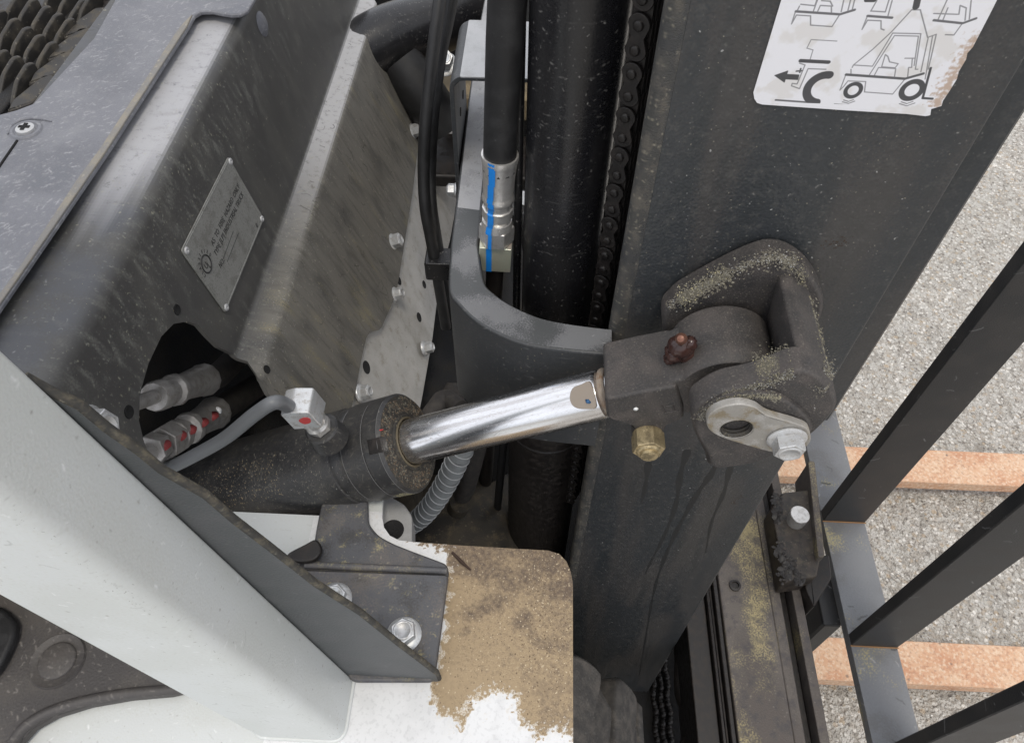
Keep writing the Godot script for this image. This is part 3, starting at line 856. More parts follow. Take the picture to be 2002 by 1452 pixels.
func clevis(t: Node3D) -> void:
	var o := at(0.1475, 0.44, 0.0)
	var u := Vector3.RIGHT
	var w := Vector3.UP
	var n := Vector3.BACK
	var mb := MB.new()
	# plate against the rail
	var back := spline2(outline_z([[430, 450], [480, 375], [560, 310], [850, 155], [1040, 78], [1150, 70], [1250, 105], [1350, 190], [1425, 330], [1405, 470], [1300, 580], [1050, 780], [800, 850], [560, 780], [450, 620]], 0.378, o), 4)
	mb.prism(back, o, u, w, n, -0.3995, -0.378, 0.004)
	var root := part(mb, "clevis_bracket", M.cast, t, "worn cast clevis carrying the rod end")
	# plate towards the viewer
	mb = MB.new()
	var front := spline2(outline_z([[610, 1040], [680, 970], [800, 912], [950, 880], [1100, 832], [1240, 780], [1330, 782], [1420, 830], [1490, 915], [1510, 990], [1470, 1070], [1340, 1190], [1110, 1310], [960, 1362], [735, 1380], [690, 1290], [625, 1160]], 0.29, o), 4)
	mb.prism(front, o, u, w, n, -0.3135, -0.29, 0.004)
	part(mb, "front_plate", M.cast, root)
	# raised boss round the pin
	mb = MB.new()
	var boss := spline2(outline_z([[632, 1150], [700, 1020], [850, 950], [1050, 925], [1150, 945], [1250, 1000], [1345, 1095], [1335, 1185], [1110, 1300], [960, 1352], [745, 1370], [700, 1290]], 0.285, o), 4)
	mb.prism(boss, o, u, w, n, -0.293, -0.2855, 0.003)
	part(mb, "pin_boss", M.cast, root)
	# web joining both plates on the forward side
	mb = MB.new()
	var web := round_poly([Vector2(0.0262, 0.0635), Vector2(0.034, 0.064), Vector2(0.0545, 0.047), Vector2(0.055, -0.01), Vector2(0.046, -0.045), Vector2(0.036, -0.04), Vector2(0.033, 0.0)], 0.006, 5)
	mb.prism(web, o, u, w, n, -0.398, -0.2915, 0.004)
	part(mb, "web", M.cast, root)
	# pollen and dust caught along the worn edges
	var P := func(qs: Array, a: float) -> Array:
		var out := []
		for q in qs:
			var cc := clev(q)
			out.append(pz(cc.x, cc.y, a))
		return out
	var nu := Vector3(0, 0.75, 0.66)
	soft_crust(root, M.pollen, along(P.call([[530, 335], [640, 275], [740, 222], [840, 172]], 0.3775), nu, 0.0022), 260, 0.0004, 0.0015, 1.3, 1)
	soft_crust(root, M.chalk, along(P.call([[460, 380], [640, 275], [850, 160], [1040, 85], [1160, 75], [1250, 110]], 0.3775), nu, 0.0018), 300, 0.0003, 0.0011, 1.8, 2, 0.1)
	soft_crust(root, M.pollen, along(P.call([[1200, 90], [1300, 190], [1330, 300]], 0.3778), nu, 0.003), 120, 0.0003, 0.0010, 1.3, 3)
	var wx := func(x: float, dd: float, a0: float, a1: float) -> Array: return [at(x, dd, a0), at(lerpf(x, x, 0.5), dd, lerpf(a0, a1, 0.5)), at(x, dd, a1)]
	soft_crust(root, M.pollen, along(wx.call(0.1955, 0.3885, 0.372, 0.30), Vector3(0.45, 0.89, 0.05), 0.0015), 420, 0.0004, 0.0016, 2.0, 4)
	soft_crust(root, M.pollen, along(wx.call(0.189, 0.3838, 0.335, 0.302), Vector3(0.45, 0.89, 0.05), 0.0018), 200, 0.0004, 0.0015, 1.4, 5)
	var upper := func(qs: Array) -> Array:
		var out := []
		for q in P.call(qs, 0.29):
			out.append(Vector3(q.x, q.y + 0.0004, -0.3025))
		return out
	soft_crust(root, M.pollen, along(upper.call([[1010, 865], [1110, 829], [1240, 782]]), Vector3(-0.3, 0.95, 0.0), 0.0030), 420, 0.0003, 0.0013, 1.3, 6)
	soft_crust(root, M.chalk, along(P.call([[800, 925], [950, 893], [1100, 845], [1235, 792]], 0.2905), Vector3(0, 0.6, 0.8), 0.0012), 160, 0.0003, 0.0010, 1.6, 7, 0.1)
	soft_crust(root, M.pollen, along(P.call([[760, 965], [900, 938], [1060, 928], [1160, 945]], 0.2855), Vector3(0, 0.4, 0.9), 0.0009), 170, 0.0003, 0.0010, 1.5, 8)
	soft_crust(root, M.chalk, along(P.call([[660, 1080], [720, 1000], [850, 950]], 0.2855), Vector3(0, 0.4, 0.9), 0.0014), 150, 0.0003, 0.0009, 1.5, 9, 0.1)
	soft_crust(root, M.chalk, along([at(0.189, 0.385, 0.296), at(0.197, 0.3905, 0.294)], Vector3(0.2, 0.8, 0.5), 0.003), 120, 0.0003, 0.0011, 1.4, 10, 0.1)
	# pin and its retainer
	mb = MB.new()
	var rp := outline_z([[700, 1100], [715, 1045], [790, 1000], [900, 980], [1000, 1000], [1080, 1050], [1250, 1100], [1330, 1140], [1340, 1220], [1260, 1275], [1120, 1280], [960, 1240], [800, 1190], [725, 1150]], 0.2785, o)
	var hc := clev([885, 1135])
	var h3 := pz(hc.x, hc.y, 0.2785) - o
	var hc2 := Vector2(h3.x, h3.y)
	var poly := with_hole(spline2(rp, 4), circle2(hc2, 0.0104, 28))
	mb.prism(poly, o, u, w, n, -0.2852, -0.2785, 0.0012)
	var ret := part(mb, "retainer_plate", M.retainer, t, "bare zinc retainer plate over the pin end")
	mb = MB.new()
	var pr := []
	pr.append(Vector2(0.0104, 0.0073))
	for i in 12:
		pr.append(Vector2(0.0104 - (0.0009 if i % 2 else 0.0), 0.006 - i * 0.0014))
	pr.append(Vector2(0.0095, -0.014))
	pr.append(Vector2(0.0, -0.018))
	mb.lathe(pr, o + Vector3(hc2.x, hc2.y, -0.286), n, 28, 0.95)
	part(mb, "threaded_bore", M.gland, ret)
	var b := clev([1195, 1190])
	var bp := pz(b.x, b.y, 0.278)
	bolt(t, bp, n, 0.0185, 0.0125, 0.0135, M.zinc, "bolt")

func soft_crust(parent: Node, m: Material, spot: Callable, count: int, r0: float, r1: float, long_: float, seed_: int, high := 0.2) -> void:
	crust(parent, "dust_film", M.film, spot, count * 2, r0, r1 * 1.15, long_, seed_ + 500, 0.04)
	crust(parent, "dust_crust", M.ash, spot, count, r0, r1 * 0.8, long_, seed_ + 600, 0.08)
	crust(parent, "bright_crust", m, spot, count / 2, r0, r1 * 0.7, long_, seed_, high)

# flange bolt with chamfered hexagon head; returns the part
func bolt(parent: Node, p: Vector3, axis: Vector3, af: float, h: float, fr: float, m: Material, called := "bolt", fh := 0.0022) -> Node:
	axis = axis.normalized()
	var mb := MB.new()
	mb.lathe([Vector2(0, 0), Vector2(fr, 0), Vector2(fr, fh * 0.5), Vector2(fr * 0.9, fh), Vector2(af * 0.5, fh * 1.3), Vector2(af * 0.2, fh * 1.35)], p, axis, 28)
	mb.hexagon(p, axis, af, fh * 0.8, h, rng.randf() * 1.0)
	mb.lathe([Vector2(af * 0.44, h - 0.0002), Vector2(af * 0.40, h + 0.0006), Vector2(af * 0.34, h + 0.0008), Vector2(af * 0.32, h + 0.0002), Vector2(0.0, h + 0.0002)], p, axis, 24, 0.3)
	return part(mb, called, m, parent)

# ---------------------------------------------------------------- tilt cylinder
func tilt_cylinder() -> void:
	var a := 0.345
	var E := at(0.1465, 0.438, a)
	var u := Vector3(-0.884, -0.468, 0).normalized()
	var t := thing("tilt_cylinder", "black hydraulic tilt cylinder with bright chrome rod crossing to the clevis", "hydraulic cylinder", E + u * 0.5)
	var mb := MB.new()
	mb.lathe([Vector2(0, 0.327), Vector2(0.042, 0.327), Vector2(0.0445, 0.330), Vector2(0.0445, 0.338), Vector2(0.0432, 0.339), Vector2(0.0432, 0.341), Vector2(0.0448, 0.342), Vector2(0.045, 0.345), Vector2(0.045, 0.78), Vector2(0.0, 0.78)], E, u, 64)
	var brl := part(mb, "barrel", M.barrel, t)
	var sv := Vector3(-0.468, 0.884, 0).normalized()
	var skin := func(s0: float, s1: float, a0: float, a1: float, r: float) -> Callable:
		return func(rn: RandomNumberGenerator) -> Array:
			var an := rn.randf_range(a0, a1)
			var rad := Vector3.BACK * cos(an) + sv * sin(an)
			return [E + u * rn.randf_range(s0, s1) + rad * r, rad, rad.cross(u)]
	crust(brl, "dust_flakes", M.ash, skin.call(0.35, 0.60, -0.6, 1.5, 0.045), 1700, 0.0002, 0.0010, 2.6, 20, 0.1)
	crust(brl, "dust_flakes", M.tan, skin.call(0.40, 0.62, 0.5, 1.4, 0.045), 1300, 0.0003, 0.0013, 2.0, 21, 0.1)
	crust(brl, "dust_flakes", M.chalk, skin.call(0.29, 0.40, -0.6, 1.5, 0.045), 200, 0.0002, 0.0008, 2.6, 22, 0.1)
	mb = MB.new()
	mb.lathe([Vector2(0.0432, 0.2842), Vector2(0.0455, 0.2868), Vector2(0.0455, 0.302), Vector2(0.0448, 0.3026), Vector2(0.0448, 0.3036), Vector2(0.0455, 0.3042), Vector2(0.0455, 0.3255), Vector2(0.0435, 0.3265), Vector2(0.0, 0.3265)], E, u, 72, 0.9)
	var gl := part(mb, "gland", M.barrel, t, "end gland with spanner notches")
	mb = MB.new()
	mb.lathe([Vector2(0.0222, 0.2845), Vector2(0.0222, 0.2825), Vector2(0.0255, 0.2822), Vector2(0.026, 0.2838), Vector2(0.0432, 0.2842)], E, u, 64)
	var gf := part(mb, "gland_face", M.gland, gl, "dirt caked end face of the gland")
	mb = MB.new()
	mb.lathe([Vector2(0.0210, 0.2835), Vector2(0.0213, 0.2818), Vector2(0.0222, 0.2812), Vector2(0.0232, 0.2820), Vector2(0.0234, 0.2845)], E, u, 48)
	part(mb, "wiper_ring", M.wiper, gl)
	var disc := func(rn: RandomNumberGenerator) -> Array:
		var an := rn.randf_range(-PI, PI)
		var rad := Vector3.BACK * cos(an) + sv * sin(an)
		return [E + u * 0.2838 + rad * rn.randf_range(0.027, 0.0425), -u, sv + Vector3.BACK * 0.4]
	crust(gf, "dust_flakes", M.ash, disc, 450, 0.0002, 0.0009, 2.5, 23, 0.15)
	crust(gf, "dust_flakes", M.soil, disc, 500, 0.0003, 0.0014, 2.0, 24, 0.2)
	crust(gl, "pollen_crust", M.pollen, skin.call(0.288, 0.304, -0.55, -0.25, 0.0456), 120, 0.0004, 0.0018, 1.3, 25, 0.4)
	for sr in [0.2872, 0.3036, 0.3258]:
		var ring := PackedVector3Array()
		for i in 40:
			var an := -1.2 + 3.2 * i / 39.0
			ring.append(E + u * sr + (Vector3.BACK * cos(an) + sv * sin(an)) * 0.0455)
		mb = MB.new()
		mb.tube(ring, 0.0003, 6)
		part(mb, "worn_rim", M.rim, gl)
	# spanner notch cut into the gland edge
	mb = MB.new()
	var side := Vector3(0.468, -0.884, 0).normalized()
	var nd := (Vector3.BACK * 0.53 - side * 0.85).normalized()
	var nt := nd.cross(u).normalized()
	mb.prism(PackedVector2Array([Vector2(-0.0065, 0.2832), Vector2(0.0065, 0.2832), Vector2(0.0065, 0.297), Vector2(-0.0065, 0.297)]), E, nt, u, nd, 0.036, 0.0456, 0.0004)
	part(mb, "spanner_notch", M.oily, gl)
	mb = MB.new()
	mb.lathe([Vector2(0.0, 0.06), Vector2(0.0175, 0.06), Vector2(0.0175, 0.097), Vector2(0.0195, 0.098), Vector2(0.0205, 0.1005), Vector2(0.0205, 0.3), Vector2(0.0, 0.3)], E, u, 64)
	part(mb, "rod", M.chrome, t, "bright chrome rod with dark streaks")
	# wrench flat, rusty, near the rod end
	mb = MB.new()
	var fd := (Vector3.BACK * 0.55 + Vector3(-0.468, 0.884, 0) * 0.83).normalized()
	var ft := fd.cross(u).normalized()
	mb.prism(spline2([Vector2(-0.0095, 0.0995), Vector2(0.0090, 0.0992), Vector2(0.0098, 0.107), Vector2(0.0062, 0.1165), Vector2(-0.001, 0.1190), Vector2(-0.0085, 0.1150), Vector2(-0.0100, 0.107)], 4), E, ft, u, fd, 0.015, 0.0208, 0.0003)
	part(mb, "wrench_flat", M.dull, t, "dull brown wrench flat near the rod end")
	mb = MB.new()
	mb.ball(E + u * 0.1045 + fd * 0.0208 + ft * 0.004, Vector3(0.0024, 0.0009, 0.0022), 1.7, 0.2, 8, 12)
	part(mb, "paint_mark", M.dull_blue, t)
	mb = MB.new()
	mb.lathe([Vector2(0.0175, 0.097), Vector2(0.0200, 0.0955), Vector2(0.0205, 0.093), Vector2(0.019, 0.0905), Vector2(0.012, 0.090)], E, u, 40)
	part(mb, "lock_ring", M.rust, t)
	# rod end: split block and eye
	mb = MB.new()
	var o := at(0.1475, 0.44, 0.0)
	var blk := round_poly(outline_z([[72, 950], [300, 905], [520, 868], [560, 1000], [560, 1080], [450, 1120], [430, 1200], [240, 1210], [235, 1120], [85, 1075]], 0.3165, o), 0.004)
	mb.prism(blk, o, Vector3.RIGHT, Vector3.UP, Vector3.BACK, -0.3725, -0.3165, 0.003)
	var re := part(mb, "rod_end", M.cast, t, "dark split rod end block with round eye")
	mb = MB.new()
	mb.lathe([Vector2(0.017, -0.0275), Vector2(0.0345, -0.0285), Vector2(0.0370, -0.026), Vector2(0.0374, -0.007), Vector2(0.0368, 0.0), Vector2(0.0374, 0.007), Vector2(0.0370, 0.0225), Vector2(0.0350, 0.0248), Vector2(0.017, 0.0248)], at(0.1445, 0.4405, a), Vector3.BACK, 64)
	part(mb, "eye", M.cast, re)
	mb = MB.new()
	mb.lathe([Vector2(0.0, -0.056), Vector2(0.0185, -0.056), Vector2(0.0185, 0.0575), Vector2(0.0, 0.0575)], E, Vector3.BACK, 32)
	part(mb, "pin", M.oily, re)
	mb = MB.new()
	var nk := round_poly([Vector2(-0.058, -0.006), Vector2(-0.022, 0.021), Vector2(0.0, 0.024), Vector2(0.0, -0.030), Vector2(-0.02, -0.034), Vector2(-0.05, -0.030)], 0.004, 4)
	mb.prism(nk, at(0.1430, 0.438, 0.0), Vector3.RIGHT, Vector3.UP, Vector3.BACK, -0.3705, -0.3195, 0.004)
	part(mb, "neck", M.cast, re)
	# clamp nut
	var c := clev([335, 1160])
	var np := pz(c.x, c.y, 0.3165)
	mb = MB.new()
	mb.hexagon(np, Vector3.BACK, 0.0225, 0.0, 0.0165, 0.35)
	mb.lathe([Vector2(0.0118, 0.0), Vector2(0.0118, 0.0015), Vector2(0.0095, 0.0178), Vector2(0.0085, 0.0185), Vector2(0.0068, 0.0185), Vector2(0.0066, 0.021), Vector2(0.0, 0.0215)], np, Vector3.BACK, 28, 0.4)
	part(mb, "clamp_nut", M.gold, t, "dirty yellow zinc nut under the rod end")
	mb = MB.new()
	c = clev([263, 1009])
	var dp := pz(c.x, c.y, 0.3158)
	mb.ball(dp, Vector3(0.0020, 0.0023, 0.0007), 1.0, 0.05, 6, 10)
	part(mb, "paint_dot", M.white_dot, t)
	# stamped mark: a raised square outline
	mb = MB.new()
	for s in [[[420, 985], [445, 1030]], [[445, 1030], [525, 1015]], [[450, 990], [490, 985]], [[490, 985], [500, 1018]]]:
		var A := clev(s[0]); var B := clev(s[1])
		mb.tube(PackedVector3Array([pz(A.x, A.y, 0.3162), pz(B.x, B.y, 0.3162)]), 0.0006, 6)
	part(mb, "stamped_mark", M.cast, re)
	# grease squeezed out round the nipple
	mb = MB.new()
	var k := 0
	for q in [[535, 625, 0.0098, 0.0100, 0.0085], [500, 665, 0.0080, 0.0075, 0.0075], [575, 665, 0.0085, 0.0080, 0.0070], [600, 600, 0.0050, 0.0045, 0.0060], [470, 700, 0.0050, 0.0035, 0.0050], [560, 730, 0.0060, 0.0030, 0.0070], [620, 690, 0.0055, 0.0028, 0.0070]]:
		c = clev([q[0], q[1]])
		var gp := pz(c.x, c.y, 0.338)
		mb.ball(gp, Vector3(q[2], q[3], q[4]) * 0.92, 1.3 + k * 2.1, 0.14, 22, 30)
		k += 1
	part(mb, "grease_lump", M.grease, re, "glossy red brown grease lump")
	mb = MB.new()
	c = clev([545, 575])
	mb.lathe([Vector2(0.0, 0.0), Vector2(0.0042, 0.0), Vector2(0.0042, 0.006), Vector2(0.0030, 0.0095), Vector2(0.0024, 0.0125), Vector2(0.0, 0.0135)], pz(c.x, c.y, 0.333), Vector3(-0.2, 0.6, 0.5), 16)
	part(mb, "grease_nipple", plain(Color(0.20, 0.09, 0.06), 0.3, 0.3), re)
	# port boss, adapter and elbow on top of the barrel
	var foot := pz(632, 842, 0.322)
	var up := (pz(566, 768, 0.316) - foot).normalized()
	mb = MB.new()
	mb.lathe([Vector2(0.0, -0.014), Vector2(0.0165, -0.014), Vector2(0.0150, -0.003), Vector2(0.0142, 0.004), Vector2(0.0125, 0.0055), Vector2(0.0, 0.0055)], foot, up, 32)
	part(mb, "port_boss", M.barrel, t)
	mb = MB.new()
	mb.hexagon(foot, up, 0.0175, 0.0055, 0.014, 0.2)
	mb.lathe([Vector2(0.0098, 0.013), Vector2(0.0080, 0.0165), Vector2(0.0100, 0.0185), Vector2(0.0100, 0.026), Vector2(0, 0.027)], foot, up, 24)
	part(mb, "port_adapter", M.steel_bright, t)
	mb = MB.new()
	var ec := foot + up * 0.0385
	var s := up.cross(Vector3.BACK).normalized()
	if s.x > 0: s = -s
	var b2 := s.cross(up).normalized()
	var ep := round_poly([Vector2(-0.012, -0.0125), Vector2(0.012, -0.0125), Vector2(0.012, 0.012), Vector2(0.002, 0.0145), Vector2(-0.012, 0.012)], 0.002, 3)
	mb.prism(ep, ec, s, up, b2, -0.0115, 0.0115, 0.0012)
	var el := part(mb, "elbow_block", M.zinc, t, "zinc elbow block with a dab of red paint")
	mb = MB.new()
	var face := b2 if b2.z > 0 else -b2
	mb.prism(spline2([Vector2(-0.005, 0.004), Vector2(-0.001, 0.006), Vector2(0.005, 0.002), Vector2(0.003, -0.004), Vector2(-0.003, -0.002)], 4), ec - s * 0.004, s, up, face, 0.0114, 0.0118, 0.0)
	part(mb, "paint_mark", M.red, el)
	mb = MB.new()
	var strip := PackedVector3Array()
	for q in [[648, 808], [664, 802], [680, 797], [694, 793]]:
		var p := pz(q[0], q[1], 0.345)
		var ax := E + u * (p - E).dot(u)
		strip.append(ax + (pz(q[0], q[1], 0.318) - ax).normalized() * 0.0446)
	mb.tube(strip, PackedFloat32Array([0.001, 0.002, 0.0016, 0.0004]), 6)
	part(mb, "paint_mark", M.red, t)
	# thin grey pressure pipe from the elbow down into the opening
	mb = MB.new()
	var path := curve([ec + s * 0.008, pz(540, 786, 0.30), pz(500, 808, 0.297), pz(440, 856, 0.295), pz(380, 890, 0.292), pz(335, 912, 0.292), pz(312, 916, 0.298), pz(299, 903, 0.306), pz(290, 880, 0.318)], 8)
	mb.tube(path, 0.0055, 16)
	part(mb, "pressure_pipe", M.pipe, t, "thin grey pressure pipe bent along the barrel")

# ---------------------------------------------------------------- lift cylinder, chain, tall hose
func lift_gear() -> void:
	var c := Vector3(0.0247, 0, -0.50)
	var t := thing("lift_cylinder", "tall black glossy lift cylinder standing inside the curved cross tie", "hydraulic cylinder", Vector3(c.x, 0.1, c.z))
	var mb := MB.new()
	mb.lathe([Vector2(0.0, 1.05), Vector2(0.0345, 1.05), Vector2(0.0345, 2.2), Vector2(0.0, 2.2)], c, Vector3.UP, 56)
	part(mb, "barrel", M.black, t)
	mb = MB.new()
	mb.lathe([Vector2(0.0, 0.12), Vector2(0.047, 0.12), Vector2(0.047, 0.985), Vector2(0.0485, 0.986), Vector2(0.0485, 0.990), Vector2(0.047, 0.991), Vector2(0.047, 1.035), Vector2(0.036, 1.055)], c, Vector3.UP, 56)
	part(mb, "lower_barrel", M.oily, t)
	mb = MB.new()
	mb.tube(PackedVector3Array([Vector3(-0.0155, 0.4, -0.51), Vector3(-0.0155, 2.2, -0.51)]), 0.004, 10)
	part(mb, "side_pipe", M.black, t)
	# chain: leaves laced on pins, running straight up
	var ch := thing("lift_chain", "greasy black leaf chain running up between lift cylinder and mast rail", "chain", at(0.0728, 1.2, 0.47))
	var n := Vector3(-0.50, 0, 0.866)
	var s := Vector3(0.866, 0, 0.50)
	var pitch := 0.0168
	var start := at(0.0625, 0.90, 0.466)
	var outer: Array[MeshInstance3D] = []
	for i in 50:
		var p := start + Vector3.UP * pitch * i
		if i % 2 == 0:
			mb = MB.new()
			var pl := PackedVector2Array()
			for k in 9: pl.append(Vector2(cos(PI + PI * k / 8.0), sin(PI + PI * k / 8.0)) * 0.0079)
			for k in 9: pl.append(Vector2(0, pitch) + Vector2(cos(PI * k / 8.0), sin(PI * k / 8.0)) * 0.0079)
			var waist := PackedVector2Array()
			for i2 in 9: waist.append(pl[i2])
			waist.append(Vector2(0.0050, pitch * 0.5))
			for i2 in range(9, 18): waist.append(pl[i2])
			waist.append(Vector2(-0.0050, pitch * 0.5))
			mb.prism(waist, p, s, Vector3.UP, n, 0.0005, 0.0028, 0.0006)
			part(mb, "link_plate", M.oily, ch)
		mb = MB.new()
		mb.lathe([Vector2(0.0038, 0.0), Vector2(0.0036, 0.0042), Vector2(0.0026, 0.0048), Vector2(0.0, 0.0048)], p, n, 12, 0.3)
		part(mb, "pin", M.oily, ch)
	mb = MB.new()
	for i in 50:
		for k in range(1, 8):
			if (i + k) % 2: continue
			var pl := PackedVector2Array()
			for j in 7: pl.append(Vector2(cos(PI + PI * j / 6.0), sin(PI + PI * j / 6.0)) * 0.0070)
			for j in 7: pl.append(Vector2(0, pitch) + Vector2(cos(PI * j / 6.0), sin(PI * j / 6.0)) * 0.0070)
			mb.prism(pl, start + Vector3.UP * pitch * i - n * 0.0032 * k, s, Vector3.UP, n, 0.0, 0.0026, 0.0004)
	var lv := part(mb, "inner_leaves", M.oily, ch)
	lv.set_meta("kind", "stuff")

	# tall hose with crimped fitting
	var h := thing("hydraulic_hose", "thick black hydraulic hose with blue striped crimped fitting, before the lift cylinder", "hose", pz(970, 495, 0.5))
	var p0 := pz(977, 310, 0.5)
	var p1 := pz(970, 470, 0.5)
	var ax := (p0 - p1).normalized()
	var L := p0.distance_to(p1)
	mb = MB.new()
	mb.tube(PackedVector3Array([p0 - ax * 0.01, p0 + ax * 0.1, p0.lerp(pz(992, 0, 0.5), 1.0), pz(992, 0, 0.5) + Vector3(0.01, 0.3, 0)]), 0.0137, 28)
	part(mb, "hose", M.rubber, h)
	mb = MB.new()
	var q := L / 160.0      # one pixel of the fitting along its axis
	mb.lathe([Vector2(0.0137, 158 * q), Vector2(0.0137, 168 * q), Vector2(0.0153, 168 * q), Vector2(0.0155, 162 * q), Vector2(0.0150, 157 * q), Vector2(0.0, 157 * q)], p1, ax, 32)
	mb.lathe([Vector2(0.0149, 157 * q), Vector2(0.0144, 150 * q), Vector2(0.0136, 128 * q), Vector2(0.0130, 100 * q), Vector2(0.0134, 96 * q), Vector2(0.0142, 92 * q), Vector2(0.0142, 87 * q), Vector2(0.0134, 83 * q), Vector2(0.0126, 80 * q), Vector2(0.0124, 72 * q), Vector2(0.0136, 71 * q), Vector2(0.0136, 54 * q), Vector2(0.0126, 52 * q), Vector2(0.012, 44 * q), Vector2(0.0, 44 * q)], p1, ax, 11)
	part(mb, "crimped_ferrule", M.steel_bright, h)
	mb = MB.new()
	mb.hexagon(p1, ax, 0.0275, 2 * q, 34 * q, 0.5)
	mb.lathe([Vector2(0.0142, 32 * q), Vector2(0.0132, 46 * q), Vector2(0.0, 47 * q)], p1, ax, 28)
	part(mb, "hex_nut", M.steel_bright, h)
	mb = MB.new()
	var bx := Vector3.RIGHT
	bx = (bx - ax * bx.dot(ax)).normalized()
	var bz := bx.cross(ax)
	mb.prism(round_poly([Vector2(-0.0148, -0.0115), Vector2(0.0148, -0.0115), Vector2(0.0148, 0.0115), Vector2(-0.0148, 0.0115)], 0.001, 2), p1, bx, bz, ax, -0.029, 1.0 * q, 0.001)
	part(mb, "elbow_block", M.iridescent, h, "yellow zinc elbow block with rainbow tint")
	mb = MB.new()
	mb.tube(curve([p1 - ax * 0.02, p1 - ax * 0.06, p1 - ax * 0.12 + Vector3(0, 0, -0.01)], 5), 0.0085, 16)
	part(mb, "pipe", M.oily, h)
	# the blue paint stripe follows the fitting's skin
	mb = MB.new()
	var prof := [[168, 0.0152], [158, 0.0150], [128, 0.0143], [102, 0.0141], [94, 0.0144], [86, 0.0144], [80, 0.0130], [73, 0.0128], [71, 0.0140], [54, 0.0140], [46, 0.0136], [34, 0.0150], [4, 0.0150]]
	var e1 := ax.cross(Vector3.BACK).normalized()
	if e1.x < 0: e1 = -e1
	var e2 := Vector3.BACK - ax * ax.z
	e2 = e2.normalized()
	for i in prof.size() - 1:
		for k in 3:
			var wob := 0.05 * sin(i * 1.7)
			var a0 := -0.62 + wob + k * 0.13
			var a1 := a0 + 0.13
			var r0: float = prof[i][1] + 0.0003; var r1: float = prof[i + 1][1] + 0.0003
			var h0: float = prof[i][0] * q; var h1: float = prof[i + 1][0] * q
			var f := func(an: float, r: float, hh: float) -> Vector3: return p1 + (e1 * sin(an) + e2 * cos(an)) * r + ax * hh
			mb.flat(f.call(a0, r0, h0), f.call(a1, r0, h0), f.call(a1, r1, h1), f.call(a0, r1, h1), e2)
	mb.flat(p1 - bx * 0.0078 + bz * 0.0118 - ax * 0.0285, p1 - bx * 0.0028 + bz * 0.0118 - ax * 0.0285, p1 - bx * 0.0034 + bz * 0.0118, p1 - bx * 0.0084 + bz * 0.0118, bz)
	part(mb, "paint_stripe", M.blue, h, "bright blue paint stripe")

	# bent steel strap on the tie's arm
	var k := thing("hose_bracket", "bent grey steel strap bolted to the cross tie behind the hose", "bracket", at(-0.083, 0.47, 0.65))
	var leg := []
	mb = MB.new()
	var pr := PackedVector2Array()      # in x and drop, bent sheet 3.5 mm thick
	var outer_l := round_poly([Vector2(-0.0840, -0.56), Vector2(-0.0840, -0.378), Vector2(-0.008, -0.378), Vector2(-0.008, -0.3825), Vector2(-0.0795, -0.3825), Vector2(-0.0795, -0.56)], 0.0005, 1)
	outer_l = PackedVector2Array()
	for j in 9:
		var an := PI - PI * 0.5 * j / 8.0
		outer_l.append(Vector2(-0.070, -0.392) + Vector2(cos(an), sin(an)) * 0.014)
	outer_l.append(Vector2(-0.008, -0.378)); outer_l.append(Vector2(-0.008, -0.3825))
	for j in 9:
		var an := PI * 0.5 + PI * 0.5 * j / 8.0
		outer_l.append(Vector2(-0.070, -0.392) + Vector2(cos(an), sin(an)) * 0.0095)
	outer_l.append(Vector2(-0.0795, -0.56)); outer_l.append(Vector2(-0.0840, -0.56))
	mb.prism(outer_l, EYE, Vector3.RIGHT, Vector3.UP, Vector3.BACK, -0.717, -0.617, 0.0006)
	part(mb, "strap", M.tie, k)
	mb = MB.new()
	var tabp := round_poly([Vector2(-0.0735, -0.616), Vector2(-0.0085, -0.6165), Vector2(-0.0085, -0.7165), Vector2(-0.0735, -0.7165)], 0.002, 3)
	mb.prism(tabp, at(0, 0.378, 0), Vector3.RIGHT, Vector3.BACK, Vector3.UP, -0.001, 0.0004, 0.0002)
	part(mb, "sky_sheen_face", M.galv, k, "pale speckled sheet painted as sky sheen on the level strap face")  # sky reflection on the dark strap, put in as a pale sheet
	for z in [0.655, 0.685]:
		mb = MB.new()
		mb.lathe([Vector2(0.0045, 0), Vector2(0.0045, 0.0006), Vector2(0, 0.0006)], Vector3(-0.0795, 1.75 - 0.44, -z), Vector3.RIGHT, 16)
		part(mb, "hole", M.hole, k)
	var bp := pxx(893, 372, -0.0845)
	bolt(k, bp, Vector3.LEFT, 0.0125, 0.010, 0.0085, M.zinc)

